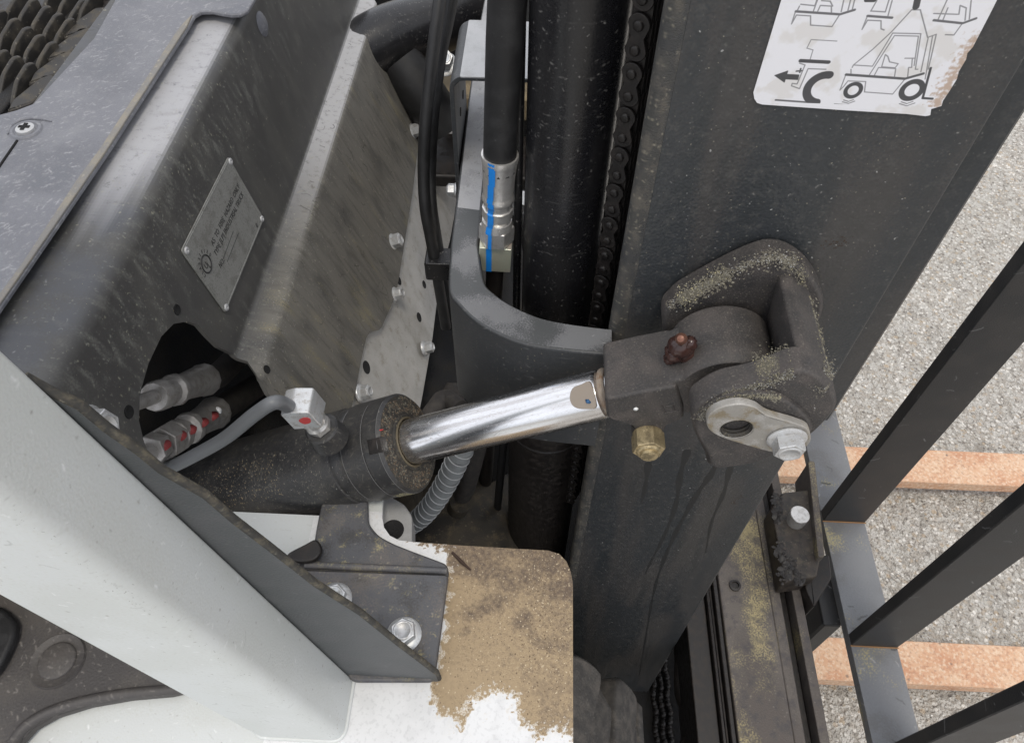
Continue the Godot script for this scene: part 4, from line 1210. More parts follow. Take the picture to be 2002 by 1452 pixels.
# ---------------------------------------------------------------- forks, backrest, carriage
func fork_end() -> void:
	var zs := [[0.956, 1.055], [0.460, 0.553]]
	var i := 0
	for z in zs:
		var t := thing("fork", ["rusty orange fork lying farther from the viewer, above the nearer one", "rusty orange fork lying nearer to the viewer, lower right"][i], "fork", Vector3(0.6, 0.04, -(z[0] + z[1]) / 2), "pair of forks over the pavement")
		var mb := MB.new()
		var pf := PackedVector2Array([Vector2(0.58, 0.04), Vector2(2.2, 0.055), Vector2(2.2, 0.065), Vector2(1.6, 0.08), Vector2(0.58, 0.08)])
		mb.prism(pf, Vector3.ZERO, Vector3.RIGHT, Vector3.UP, Vector3.BACK, -z[1], -z[0], 0.003)
		part(mb, "blade", M.fork, t)
		mb = MB.new()
		mb.box(Vector3(0.545, 0.05, -z[1]), Vector3(0.58, 0.42, -z[0]), 0.004)
		part(mb, "shank", M.backrest, t)
		i += 1
	var t := thing("load_backrest", "black load backrest of upright flat bars on a grey level bar", "load backrest", Vector3(0.61, 0.45, -0.4))
	var mb := MB.new()
	mb.box(Vector3(0.573, 0.428, 0.15), Vector3(0.653, 0.45, -1.5), 0.0015)
	part(mb, "crossbar", M.crossbar, t, "grey level bar with yellow pollen")
	for a in [[0.672, 0.650], [0.437, 0.417], [0.252, 0.232], [0.93, 0.91]]:
		mb = MB.new()
		mb.box(Vector3(0.573, 0.4505, -a[0]), Vector3(0.653, 2.1, -a[1]), 0.0015)
		var ub := part(mb, "upright_bar", M.backrest, t)
		mb = MB.new()
		mb.tube(PackedVector3Array([Vector3(0.572, 0.451, -a[1] + 0.0006), Vector3(0.613, 0.4512, -a[1] + 0.0008), Vector3(0.654, 0.451, -a[1] + 0.0006)]), PackedFloat32Array([0.0012, 0.0016, 0.0012]), 8)
		part(mb, "weld_line", M.rust_line, ub)
	mb = MB.new()
	mb.box(Vector3(0.573, 2.1005, 0.15), Vector3(0.653, 2.12, -1.5), 0.0015)
	part(mb, "top_bar", M.backrest, t)

	var c := thing("fork_carriage", "greasy brown fork carriage bar with black rubbing strips", "carriage", Vector3(0.4, 0.42, -0.4))
	mb = MB.new()
	mb.box(Vector3(0.345, 0.40, 0.2), Vector3(0.432, 0.50, -1.4), 0.003)
	part(mb, "bar", M.carriage, c)
	mb = MB.new()
	mb.box(Vector3(0.4325, 0.40, 0.2), Vector3(0.452, 0.494, -1.4), 0.003)
	part(mb, "step", M.carriage, c)
	mb = MB.new()
	mb.box(Vector3(0.4525, 0.40, 0.2), Vector3(0.470, 0.470, -1.4), 0.003)
	part(mb, "groove", M.oily, c)
	mb = MB.new()
	mb.box(Vector3(0.4705, 0.40, 0.2), Vector3(0.487, 0.498, -1.4), 0.002)
	part(mb, "lip", M.carriage, c)
	for s in [[0.285, 0.322, 0.485], [0.3225, 0.329, 0.494], [0.3295, 0.3345, 0.488], [0.335, 0.3445, 0.497]]:
		mb = MB.new()
		mb.box(Vector3(s[0], 0.36, 0.2), Vector3(s[1], s[2], -1.4), 0.003)
		part(mb, "rubbing_strip", M.oily, c)
	mb = MB.new()
	var hp := pd(1437, 1145, 1.2495)
	mb.lathe([Vector2(0.010, 0.0005), Vector2(0.010, 0.0035), Vector2(0.0065, 0.0042), Vector2(0.006, 0.001), Vector2(0, 0.001)], hp, Vector3.UP, 20)
	part(mb, "bore", M.oily, c)
	# latch block with bright round pin
	var l := thing("fork_latch", "oily fork latch block with bright round pin on the carriage", "latch", at(0.5, 1.25, 0.6))
	var foot := func(qs: Array, dd: float) -> PackedVector2Array:
		var out := []
		for q in qs:
			var p := pd(q[0], q[1], dd)
			out.append(Vector2(p.x, p.z))
		return round_poly(out, 0.006, 4)
	mb = MB.new()
	mb.prism(foot.call([[1508, 992], [1530, 962], [1590, 955], [1606, 1085], [1598, 1128], [1534, 1138]], 1.2), at(0, 1.2, 0), Vector3.RIGHT, Vector3.BACK, Vector3.UP, -0.055, 0.0, 0.004)
	part(mb, "block", M.latch, l)
	mb = MB.new()
	mb.prism(foot.call([[1580, 900], [1594, 900], [1614, 1088], [1600, 1090]], 1.185), at(0, 1.185, 0), Vector3.RIGHT, Vector3.BACK, Vector3.UP, -0.08, 0.0, 0.002)
	part(mb, "plate", M.carriage, l)
	mb = MB.new()
	mb.prism(foot.call([[1578, 1096], [1622, 1082], [1628, 1128], [1592, 1188], [1574, 1150]], 1.23), at(0, 1.23, 0), Vector3.RIGHT, Vector3.BACK, Vector3.UP, -0.06, 0.0, 0.003)
	part(mb, "catch", M.oily, l)
	var clots := func(rn: RandomNumberGenerator) -> Array:
		var cs := [[1545, 1104], [1534, 1124], [1522, 1006], [1518, 976], [1562, 1128], [1526, 1080], [1540, 1110]]
		var q: Array = cs[rn.randi() % cs.size()]
		return [pd(q[0] + rn.randfn() * 5, q[1] + rn.randfn() * 7, 1.2), (Vector3(rn.randfn() * 0.3, 1, rn.randfn() * 0.3)).normalized(), Vector3(rn.randfn(), 0, rn.randfn())]
	crust(l, "grease_clot", M.oily, clots, 260, 0.003, 0.011, 1.2, 60, 0.8)
	var pp := pd(1565, 1005, 1.172)
	mb = MB.new()
	mb.lathe([Vector2(0.0155, -0.03), Vector2(0.0165, -0.006), Vector2(0.0165, -0.001), Vector2(0.0155, 0.0), Vector2(0.0, 0.0)], pp, Vector3.UP, 32)
	part(mb, "pin", M.steel_bright, l)

# ---------------------------------------------------------------- cowl: one sheet bent along Z, with the hose opening cut in it
var prof: Array = []          # samples along the section: [s, point, normal]
const FLATS := [[-0.42, 0.3605], [-0.289, 0.366], [-0.262, 0.5215], [-0.236, 0.527], [-0.130, 0.795]]
const BENDS := [0.0, 0.011, 0.0045, 0.006, 0.0]
func make_profile() -> void:
	var pts: Array = []
	for i in FLATS.size():
		var p := Vector2(FLATS[i][0], 1.75 - FLATS[i][1])
		if i == 0 or i == FLATS.size() - 1:
			pts.append(p)
			continue
		var a := Vector2(FLATS[i - 1][0], 1.75 - FLATS[i - 1][1])
		var b := Vector2(FLATS[i + 1][0], 1.75 - FLATS[i + 1][1])
		var r: float = BENDS[i]
		var s := p + (a - p).normalized() * r
		var e := p + (b - p).normalized() * r
		for j in 9:
			var t := j / 8.0
			pts.append(s.lerp(p, t).lerp(p.lerp(e, t), t))
	var s := 0.0
	for i in pts.size():
		if i: s += pts[i].distance_to(pts[i - 1])
		var d: Vector2 = (pts[mini(i + 1, pts.size() - 1)] - pts[maxi(i - 1, 0)]).normalized()
		if i > 0 and i < pts.size() - 1:
			var d0: Vector2 = (pts[i] - pts[i - 1]); var d1: Vector2 = (pts[i + 1] - pts[i])
			d = (d0.normalized() + d1.normalized()).normalized()
			if d0.length() > 0.02: d = d0.normalized()
			elif d1.length() > 0.02: d = d1.normalized()
		var n := Vector2(-d.y, d.x)
		if n.y < 0: n = -n
		prof.append([s, pts[i], n])
func cowl_sa(px: float, py: float) -> Vector2:     # where a sight line first meets the bent sheet: (s, a)
	var r := ray(px, py)
	for i in prof.size() - 1:
		var p: Vector2 = prof[i][1]
		var q: Vector2 = prof[i + 1][1]
		var e := q - p
		var dr := Vector2(r.x, r.y)
		var den := dr.cross(e)
		if absf(den) < 1e-9: continue
		var o := p - Vector2(EYE.x, EYE.y)
		var t := o.cross(e) / den
		var k := o.cross(dr) / den
		if t > 0 and k >= -0.001 and k <= 1.001:
			return Vector2(lerpf(prof[i][0], prof[i + 1][0], k), -r.z * t)
	return Vector2(prof[prof.size() - 1][0], -pxx(px, py, -0.13).z)
func cowl_at(s: float, a: float, lift := 0.0) -> Array:
	for i in prof.size() - 1:
		if s <= prof[i + 1][0] + 1e-6 or i == prof.size() - 2:
			var k: float = clampf((s - prof[i][0]) / maxf(prof[i + 1][0] - prof[i][0], 1e-9), 0, 1)
			var p: Vector2 = prof[i][1].lerp(prof[i + 1][1], k)
			var n: Vector2 = prof[i][2].lerp(prof[i + 1][2], k).normalized()
			p += n * lift
			return [Vector3(p.x, p.y, -a), Vector3(n.x, n.y, 0)]
	return []
func sheet(mb: MB, outline: PackedVector2Array, thick: float, s0: float, s1: float, a0: float, a1: float) -> void:
	for i in prof.size() - 1:
		var lo: float = prof[i][0]; var hi: float = prof[i + 1][0]
		if hi - lo < 1e-7: continue
		for piece in Geometry2D.intersect_polygons(outline, PackedVector2Array([Vector2(lo, -1), Vector2(hi, -1), Vector2(hi, 3), Vector2(lo, 3)])):
			var idx := Geometry2D.triangulate_polygon(piece)
			for k in range(0, idx.size(), 3):
				var A: Array = []; var B: Array = []; var uv: Array = []
				for j in 3:
					var q: Vector2 = piece[idx[k + j]]
					A.append(cowl_at(q.x, q.y)); B.append(cowl_at(q.x, q.y, -thick))
					uv.append(Vector2((q.y - a0) / (a1 - a0), (q.x - s0) / (s1 - s0)))
				mb.tri(A[0][0], A[1][0], A[2][0], A[0][1], A[1][1], A[2][1], uv[0], uv[1], uv[2])
				mb.tri(B[0][0], B[1][0], B[2][0], -B[0][1], -B[1][1], -B[2][1], uv[0], uv[1], uv[2])
	var k := outline.size()
	for i in k:
		var p := outline[i]; var q := outline[(i + 1) % k]
		var cuts: Array = [0.0, 1.0]
		for m in prof:
			if absf(q.x - p.x) > 1e-6:
				var f: float = (m[0] - p.x) / (q.x - p.x)
				if f > 0.001 and f < 0.999: cuts.append(f)
		cuts.sort()
		for j in cuts.size() - 1:
			var c := p.lerp(q, cuts[j]); var d := p.lerp(q, cuts[j + 1])
			var c0 := cowl_at(c.x, c.y); var d0 := cowl_at(d.x, d.y)
			var c1 := cowl_at(c.x, c.y, -thick); var d1 := cowl_at(d.x, d.y, -thick)
			var n: Vector3 = (d0[0] - c0[0]).cross(c0[1]).normalized()
			mb.quad(c0[0], d0[0], d1[0], c1[0], n, n, n, n)

func cowl() -> void:
	make_profile()
	var smax: float = prof[prof.size() - 1][0]
	var s_top: float = prof[5][0]       # middle of the upper bend
	var s_led: float = prof[15][0]
	var s_l2: float = prof[22][0]
	var o := PackedVector2Array()
	o.append(Vector2(0.0, 0.20))
	o.append(Vector2(0.0, 1.06))
	o.append(Vector2(s_led - 0.06, 1.055))
	for q in [[722, -12], [738, 12], [770, 95], [800, 150], [817, 200], [821, 260], [806, 380], [790, 480], [776, 565], [768, 590], [746, 640], [741, 645], [724, 648], [716, 660], [706, 705], [692, 778], [683, 812]]:
		o.append(cowl_sa(q[0], q[1]))
	for q in [[600, 836], [546, 794], [525, 770], [504, 738], [483, 706], [455, 692], [427, 678], [406, 657], [388, 636], [367, 628], [339, 633], [315, 657], [290, 710], [273, 769], [271, 822], [280, 860], [296, 905]]:
		o.append(cowl_sa(q[0], q[1]))
	var last := o[o.size() - 1]
	o.append(Vector2(last.x + 0.02, 0.205))
	var msk := func(kind: int, u: float, v: float) -> float:
		var s := v * smax
		match kind:
			0: return 1.0 - smoothstep(s_top - 0.010, s_top + 0.008, s)                     # level top
			1: return smoothstep(s_led - 0.002, s_led + 0.02, s)                             # flank beyond the step
			2: return exp(-pow((s - s_top - 0.03) / 0.035, 2.0)) + 0.8 * exp(-pow((s - s_led) / 0.02, 2.0)) + 0.25
			3: return (1.0 - smoothstep(s_top - 0.008, s_top - 0.001, s)) * smoothstep(0.21, 0.34, u + 0.018 * sin(s * 140.0) + 0.008 * sin(s * 410.0)) * smoothstep(0.05, 0.07, s)      # sky reflection and some dust painted pale on the level top
			4: return smoothstep(s_led - 0.001, s_led + 0.002, s) * (1.0 - smoothstep(s_l2 - 0.002, s_l2 + 0.003, s)) * smoothstep(0.36, 0.66, u)     # the step, sky reflection and dust painted on it as pale colour
			5: return 0.25 + exp(-pow((s - s_top - 0.03) / 0.04, 2.0)) * (1.0 - smoothstep(0.2, 0.7, u)) + exp(-pow((s - s_l2 - 0.006) / 0.02, 2.0)) * (1.0 - smoothstep(0.3, 0.8, u))
		return 1.0
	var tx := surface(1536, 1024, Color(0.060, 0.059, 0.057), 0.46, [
		[Color(0.085, 0.082, 0.074), 0.012, 4, 1, 2, 0.45, 0.75, 0.6, 0.6],
		[Color(0.060, 0.063, 0.072), 0.01, 3, 1, 1, 0.3, 0.6, 0.9, 0.40, 0],
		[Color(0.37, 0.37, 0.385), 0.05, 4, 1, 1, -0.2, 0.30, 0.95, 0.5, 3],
		[Color(0.150, 0.142, 0.125), 0.012, 4, 1, 2, 0.0, 0.50, 0.9, 0.72, 1],
		[Color(0.080, 0.074, 0.065), 0.070, 4, 1, 8, 0.56, 0.82, 0.7, 0.7, 1],
		[Color(0.25, 0.22, 0.13), 0.014, 4, 1, 4, 0.72, 0.90, 0.6, 0.9, 1],
		[Color(0.15, 0.15, 0.135), 0.05, 4, 1, 3, 0.56, 0.9, 0.6, 0.8, 2],
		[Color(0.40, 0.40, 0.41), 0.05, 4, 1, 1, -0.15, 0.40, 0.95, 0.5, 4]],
		[[9000, Color(0.26, 0.26, 0.225), 2.2, 0.34, 0.6, 1.57, 0.6, 5], [3500, Color(0.40, 0.39, 0.29), 1.8, 0.36, 0.6, 1.57, 0.8, 5], [1600, Color(0.30, 0.28, 0.22), 6.0, 0.36, 0.5, 1.57, 0.35, 1], [900, Color(0.045, 0.04, 0.035), 14.0, 0.4, 0.6, 1.57, 0.2, 1], [700, Color(0.35, 0.35, 0.36), 2.0, 0.32, 0.3, 0.3, 0.8, 0], [5000, Color(0.19, 0.19, 0.18), 1.0, 0.36, 0.5, 0.0, 2.0], [500, Color(0.12, 0.12, 0.13), 1.5, 0.5, 0.5, 0.0, 2.0, 3]], 60, msk)
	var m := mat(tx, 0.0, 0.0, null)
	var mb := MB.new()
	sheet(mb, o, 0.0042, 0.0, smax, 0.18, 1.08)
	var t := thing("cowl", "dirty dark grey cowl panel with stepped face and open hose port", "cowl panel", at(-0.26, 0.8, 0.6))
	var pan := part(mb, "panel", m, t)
	var on_sheet := func(s0: float, s1: float, a0: float, a1: float) -> Callable:
		return func(rn: RandomNumberGenerator) -> Array:
			var s := clampf((s0 + s1) * 0.5 + rn.randfn() * (s1 - s0) * 0.3, 0.0, smax)
			var a := rn.randf_range(a0, a1)
			if not Geometry2D.is_point_in_polygon(Vector2(s, a), o): return []
			var p := cowl_at(s, a)
			return [p[0], p[1], Vector3(0.15, -0.9, 0.45)]
	crust(pan, "pollen_flakes", M.pollen, on_sheet.call(s_top, s_top + 0.07, 0.21, 0.55), 700, 0.0002, 0.0009, 1.7, 30, 0.12)
	crust(pan, "chalk_flakes", M.chalk, on_sheet.call(s_top + 0.005, s_top + 0.11, 0.21, 0.95), 900, 0.0002, 0.0006, 2.0, 31, 0.12)
	crust(pan, "chalk_flakes", M.chalk, on_sheet.call(s_l2 - 0.012, s_l2 + 0.02, 0.38, 0.70), 500, 0.0003, 0.0011, 2.8, 32, 0.12)
	crust(pan, "pollen_flakes", M.pollen, on_sheet.call(s_l2, s_l2 + 0.035, 0.38, 1.0), 260, 0.0003, 0.0010, 2.4, 33, 0.12)
	crust(pan, "dust_grains", M.ash, on_sheet.call(s_top - 0.02, s_led + 0.02, 0.21, 0.80), 3800, 0.0002, 0.0008, 1.8, 35, 0.08)
	crust(pan, "dust_grains", M.ash, on_sheet.call(s_top - 0.03, s_led + 0.0, 0.21, 0.45), 1800, 0.0002, 0.0009, 2.2, 36, 0.08)
	crust(pan, "dust_grains", M.film, on_sheet.call(s_top, s_led, 0.21, 1.0), 2500, 0.0003, 0.0013, 2.0, 37, 0.05)
	crust(pan, "dust_grains", M.ash, on_sheet.call(s_l2, smax, 0.38, 1.0), 2200, 0.0002, 0.0008, 2.4, 38, 0.08)
	crust(pan, "chalk_flakes", M.straw, on_sheet.call(s_l2 + 0.01, smax - 0.02, 0.40, 1.0), 500, 0.0002, 0.0009, 2.6, 34, 0.12)
	for q in [[345, 605, 0.0036], [251, 805, 0.0040], [521, 722, 0.0032], [512, 47, 0.0055]]:
		var sa := cowl_sa(q[0], q[1])
		var pn := cowl_at(sa.x, sa.y)
		mb = MB.new()
		var r: float = q[2]
		if q[1] == 47:
			mb.lathe([Vector2(r * 2.2, 0.0002), Vector2(r * 1.6, 0.0022), Vector2(r * 0.8, 0.0032), Vector2(0, 0.0034)], pn[0], pn[1], 24)
			part(mb, "moulded_boss", M.hood, t)
		else:
			mb.lathe([Vector2(r * 1.25, 0.0002), Vector2(r * 1.12, 0.0008), Vector2(r, 0.0006), Vector2(r * 0.9, 0.0003), Vector2(0.0, 0.0003)], pn[0], pn[1], 20)
			part(mb, "rivet_hole", M.hole, t)
	# white bolt head peeping out beside the gusset
	var sa := cowl_sa(172, 842)
	var pn := cowl_at(sa.x, sa.y, 0.0)
	bolt(t, pn[0], pn[1], 0.024, 0.014, 0.017, M.zinc)

	# zinc plate behind the cowl's forward edge
	var pl_o := at(-0.235, 0.5375, 0.0) + Vector3(-0.004, -0.004, 0)
	var pl_u := Vector3(0.106, -0.265, 0).normalized()
	var pl_n := Vector3(0.265, 0.106, 0).normalized()
	var sp := thing("zinc_plate", "pale zinc steel plate with drilled holes bolted behind the cowl", "steel plate", at(-0.15, 0.85, 0.7))
	var pts := []
	for q in [[905, 215], [905, 330], [880, 470], [858, 560], [846, 660], [826, 775], [815, 830], [690, 840], [640, 800], [720, 600], [760, 300], [780, 190]]:
		var p := ppl(q[0], q[1], pl_o, pl_n) - pl_o
		pts.append(Vector2(p.dot(pl_u), p.z))
	var poly := round_poly(pts, 0.006, 3)
	mb = MB.new()
	mb.prism(poly, pl_o, pl_u, Vector3.BACK, pl_n, -0.006, 0.0, 0.0008)
	part(mb, "plate", M.silver, sp)
	for q in [[780, 549, 0.0055], [829, 556, 0.0055], [819, 620, 0.0065], [716, 718, 0.0075], [845, 470, 0.005]]:
		var p := ppl(q[0], q[1], pl_o, pl_n)
		mb = MB.new()
		var r: float = q[2]
		mb.lathe([Vector2(r * 1.05, 0.0003), Vector2(r, 0.0004), Vector2(r * 0.96, 0.0002), Vector2(0.0, 0.0002)], p, pl_n, 24, 0.3)
		part(mb, "hole", M.void_dark, sp)
	for q in [[764, 473, 0.0155], [769, 576, 0.0135], [829, 681, 0.0135], [703, 768, 0.0135], [804, 257, 0.0165]]:
		var p := ppl(q[0], q[1], pl_o + pl_n * 0.0045, pl_n)
		var af: float = q[2]
		bolt(sp, p, pl_n, af, af * 0.95, af * 0.78, M.zinc, "bolt", 0.003)

	# the cover lying on the cowl's upper edge
	var hd := 0.3545
	var hood := thing("hood_cover", "grey dusty hood cover with recessed screw along the cowl edge", "hood cover", at(-0.5, 0.36, 0.6))
	pts = []
	for q in [[-130, 790], [0, 600], [105, 448], [213, 290], [217, 284], [370, 48], [380, 29], [392, 22], [413, 21], [432, 25], [451, 28], [470, 27], [484, 20], [503, -12], [540, -80], [252, -80], [222, 0], [200, 40], [180, 75], [62, 202], [30, 214], [0, 222], [-130, 260]]:
		var p := pd(q[0], q[1], hd)
		pts.append(Vector2(p.x, p.z))
	mb = MB.new()
	mb.prism(PackedVector2Array(pts), Vector3(0, 1.75 - hd, 0), Vector3.RIGHT, Vector3.BACK, Vector3.UP, -0.0045, 0.0, 0.0016)
	part(mb, "cover", M.hood, hood)
	pts = []
	for q in [[211, 291], [366, 52], [376, 30], [362, 42], [345, 62], [196, 290], [150, 352], [40, 520], [-20, 600], [-5, 603], [103, 448]]:
		var p := pd(q[0], q[1], hd)
		pts.append(Vector2(p.x, p.z))
	mb = MB.new()
	mb.prism(PackedVector2Array(pts), Vector3(0, 1.75 - hd, 0), Vector3.RIGHT, Vector3.BACK, Vector3.UP, -0.001, 0.0012, 0.0008)
	part(mb, "edge_strip", M.hood_edge, hood, "tan dusty strip along the cover's edge")
	var sc := pd(50, 254, hd)
	mb = MB.new()
	mb.lathe([Vector2(0.0125, 0.0001), Vector2(0.0115, 0.0012), Vector2(0.0095, 0.0012), Vector2(0.0085, 0.0003), Vector2(0.0, 0.0003)], sc, Vector3.UP, 32)
	var ring := part(mb, "screw_recess", M.hood, hood)
	mb = MB.new()
	mb.lathe([Vector2(0.0072, 0.0003), Vector2(0.0070, 0.0022), Vector2(0.0055, 0.003), Vector2(0.0, 0.0032)], sc, Vector3.UP, 24)
	part(mb, "screw_head", M.galv, ring)
	mb = MB.new()
	mb.box(sc + Vector3(-0.0045, 0.0030, -0.0016), sc + Vector3(0.0045, 0.0036, 0.0016), 0.0003)
	mb.box(sc + Vector3(-0.0016, 0.0031, -0.0045), sc + Vector3(0.0016, 0.0037, 0.0045), 0.0003)
	part(mb, "cross_slot", M.hole, ring)
	mb = MB.new()
	var arc := PackedVector3Array()
	for q in [[14, 262], [22, 246], [40, 235], [62, 231], [85, 233], [100, 237]]:
		arc.append(pd(q[0], q[1], hd - 0.0004))
	mb.tube(arc, PackedFloat32Array([0.0006, 0.0012, 0.0016, 0.0016, 0.0012, 0.0004]), 8)
	part(mb, "moulded_ridge", M.hood, hood)
	mb = MB.new()
	var A := pd(33, 275, hd); var B := pd(-20, 352, hd)
	mb.tube(PackedVector3Array([A, B]), 0.0011, 6)
	part(mb, "seam", M.hole, hood)

# ---------------------------------------------------------------- fender, pillar, gusset, bracket
func fender_and_pillar() -> void:
	var d := 0.62
	var t := thing("fender", "white fender plate with a broad brown dirt stain by the mast", "fender", at(-0.05, 0.63, 0.15))
	var pts := []
	for q in [[1121, 1600], [1120, 1140], [1116, 1118], [1108, 1098], [1094, 1083], [1072, 1076], [900, 1066], [805, 1059], [780, 1056], [762, 1047], [750, 1030], [747, 1010], [748, 965], [716, 960]]:
		var p := pd(q[0], q[1], d)
		pts.append(Vector2(p.x, p.z))
	pts.append_array([Vector2(-0.15, -0.293), Vector2(-0.75, -0.293), Vector2(-0.75, 0.25), Vector2(0.04, 0.25)])
	var lo := Vector2(-0.20, -0.30); var hi := Vector2(0.06, -0.04)
	# edge of the dirt, traced on the plate
	var st := PackedVector2Array()
	for q in [[720, 940], [745, 1000], [775, 1045], [820, 1062], [872, 1080], [872, 1200], [850, 1320], [836, 1345], [848, 1392], [876, 1404], [896, 1426], [912, 1408], [920, 1380], [940, 1362], [975, 1352], [1003, 1364], [1012, 1405], [1036, 1425], [1048, 1446], [1066, 1436], [1085, 1426], [1105, 1434], [1124, 1452], [1160, 1460], [1160, 900]]:
		var p := pd(q[0], q[1], d)
		st.append(Vector2(p.x, p.z))
	var core := st
	var off := Geometry2D.offset_polygon(st, -0.0035)
	if off.size() > 0: core = off[0]
	var size := 1024
	var n1 := noise(71, 0.02, size, size, 5); var n2 := noise(72, 0.16, size, size, 3); var n3 := noise(73, 0.006, size, size, 3); var n4 := noise(74, 0.05, size, size, 4)
	var cr := PackedFloat32Array(); var cg := PackedFloat32Array(); var cb := PackedFloat32Array(); var ro := PackedFloat32Array()
	for arr in [cr, cg, cb, ro]: pass
	cr.resize(size * size); cg.resize(size * size); cb.resize(size * size); ro.resize(size * size)
	var hgt := PackedFloat32Array(); hgt.resize(size * size)
	for j in size:
		for i in size:
			var k := j * size + i
			var q := Vector2(lerpf(lo.x, hi.x, i / float(size)), lerpf(lo.y, hi.y, j / float(size)))
			var jit := Vector2(n1[k] - 128, n4[k] - 128) * 0.00005
			var f := n2[k] / 255.0
			var g := n4[k] / 255.0
			if Geometry2D.is_point_in_polygon(q + jit, st):
				# tan, darker and browner towards the far corner where the grease splashes
				var far := smoothstep(-0.20, -0.262, q.y + (n3[k] - 128) * 0.0005) * 0.75 + smoothstep(0.0, 0.04, q.x + (n3[k] - 128) * 0.0004) * 0.35
				var col := Color(0.35, 0.265, 0.165).lerp(Color(0.13, 0.098, 0.075), clampf(far + (g - 0.5) * 0.9, 0, 1))
				col = col.lerp(Color(0.52, 0.42, 0.29), smoothstep(0.62, 0.9, f) * 0.5)
				col = col.lerp(Color(0.17, 0.125, 0.08), smoothstep(0.40, 0.16, f) * 0.5)
				if not Geometry2D.is_point_in_polygon(q + jit * 2.0, core):
					col = col.lerp(Color(0.74, 0.70, 0.63), 0.15 + 0.5 * smoothstep(0.35, 0.65, n2[(k + 3333) % (size * size)] / 255.0))
				cr[k] = col.r; cg[k] = col.g; cb[k] = col.b; ro[k] = 0.92; hgt[k] = 0.5 + 0.5 * f
			else:
				var w := 0.71 - smoothstep(0.55, 0.8, g) * 0.07 - smoothstep(0.78, 0.9, f) * 0.12 - smoothstep(0.5, 0.8, n3[k] / 255.0) * 0.05
				var film := 0.0
				if Geometry2D.is_point_in_polygon(q + jit * 3.5 + Vector2(0, -0.004), st): film = 0.35 * smoothstep(0.3, 0.7, g)
				cr[k] = lerpf(w, 0.60, film); cg[k] = lerpf(w * 1.01, 0.53, film); cb[k] = lerpf(w * 1.02, 0.42, film); ro[k] = 0.4; hgt[k] = 0.2
	var rn := RandomNumberGenerator.new(); rn.seed = 75
	for c in 2600:      # crumbs of dirt, and bare bright grains
		var x := rn.randi() % size; var y := rn.randi() % size
		if ro[y * size + x] < 0.9: continue
		var dark := rn.randf() < 0.55
		var rad := rn.randi_range(0, 2)
		for dy in range(-rad, rad + 1):
			for dx in range(-rad, rad + 1):
				var k := posmod(y + dy, size) * size + posmod(x + dx, size)
				var m := 0.6 if dx * dx + dy * dy <= rad * rad else 0.0
				cr[k] = lerpf(cr[k], 0.09 if dark else 0.68, m); cg[k] = lerpf(cg[k], 0.065 if dark else 0.58, m); cb[k] = lerpf(cb[k], 0.045 if dark else 0.42, m)
				hgt[k] = lerpf(hgt[k], 1.0, m)
	var fm := mat([_image(cr, cg, cb, size, size), _grey(ro, size, size)], 0.0)
	var hb := PackedByteArray(); hb.resize(size * size)
	for k in size * size: hb[k] = int(hgt[k] * 255.0)
	var him := Image.create_from_data(size, size, false, Image.FORMAT_L8, hb)
	him.convert(Image.FORMAT_RGBA8)
	him.bump_map_to_normal_map(1.8)
	fm.normal_enabled = true
	fm.normal_texture = ImageTexture.create_from_image(him)
	fm.normal_scale = 0.6
	fm.texture_repeat = false
	uv_fit(fm, lo, hi)
	# plate in two pieces that butt: the stained corner, and the plain white rest
	var poly := PackedVector2Array(pts)
	var mb := MB.new()
	var cut := PackedVector2Array([Vector2(-0.19, -0.2995), Vector2(0.2, -0.2995), Vector2(0.2, -0.045), Vector2(-0.19, -0.045)])
	for piece in Geometry2D.intersect_polygons(poly, cut):
		mb.prism(piece, Vector3(0, 1.75 - d, 0), Vector3.RIGHT, Vector3.BACK, Vector3.UP, -0.006, 0.0, 0.0)
	part(mb, "stained_corner", fm, t, "corner caked with tan and brown dirt")
	mb = MB.new()
	for piece in Geometry2D.clip_polygons(poly, cut):
		mb.prism(piece, Vector3(0, 1.75 - d, 0), Vector3.RIGHT, Vector3.BACK, Vector3.UP, -0.006, 0.0, 0.0)
	part(mb, "white_skin", M.white, t)
	var dirty := func(rn: RandomNumberGenerator) -> Array:
		var q := Vector2(rn.randf_range(-0.10, 0.045), rn.randf_range(-0.275, -0.12))
		if rn.randf() < 0.5: q = Vector2(rn.randf_range(0.0, 0.044), rn.randf_range(-0.27, -0.15))
		if not Geometry2D.is_point_in_polygon(q, st) or not Geometry2D.is_point_in_polygon(q, poly): return []
		return [Vector3(q.x, 1.75 - d, q.y), Vector3.UP, Vector3(rn.randfn(), 0, rn.randfn())]
	crust(t, "soil_crumbs", M.soil, dirty, 900, 0.0003, 0.0014, 1.3, 40, 0.6)
	crust(t, "straw_crumbs", M.straw, dirty, 500, 0.0003, 0.0011, 1.6, 41, 0.5)
	# twig lying in the dirt
	mb = MB.new()
	mb.tube(PackedVector3Array([pd(884, 1080, d - 0.001), pd(902, 1098, d - 0.0025), pd(920, 1114, d - 0.001)]), PackedFloat32Array([0.0012, 0.0016, 0.0008]), 7)
	single(mb, "twig", plain(Color(0.05, 0.03, 0.022), 0.9), "short dark twig lying on the dirty fender corner", "twig")

	# pillar of the overhead guard
	var up := Vector3(-0.1295, 1.0, 0)
	var pil := thing("guard_pillar", "pale grey overhead guard pillar rising from the white fender", "pillar", at(-0.16, 0.62, 0.13))
	var pf := round_each([Vector2(-0.129, -0.1525), Vector2(-0.129, -0.108), Vector2(-0.198, -0.108), Vector2(-0.198, -0.1525)], [0.0022, 0.010, 0.009, 0.003], 6)
	mb = MB.new()
	mb.prism(pf, at(0, 0.6195, 0), Vector3.RIGHT, Vector3.BACK, up, 0.0, 1.0, 0.0)
	part(mb, "tube", M.white, pil)
	# weld fillet at its foot
	mb = MB.new()
	var foot := PackedVector3Array()
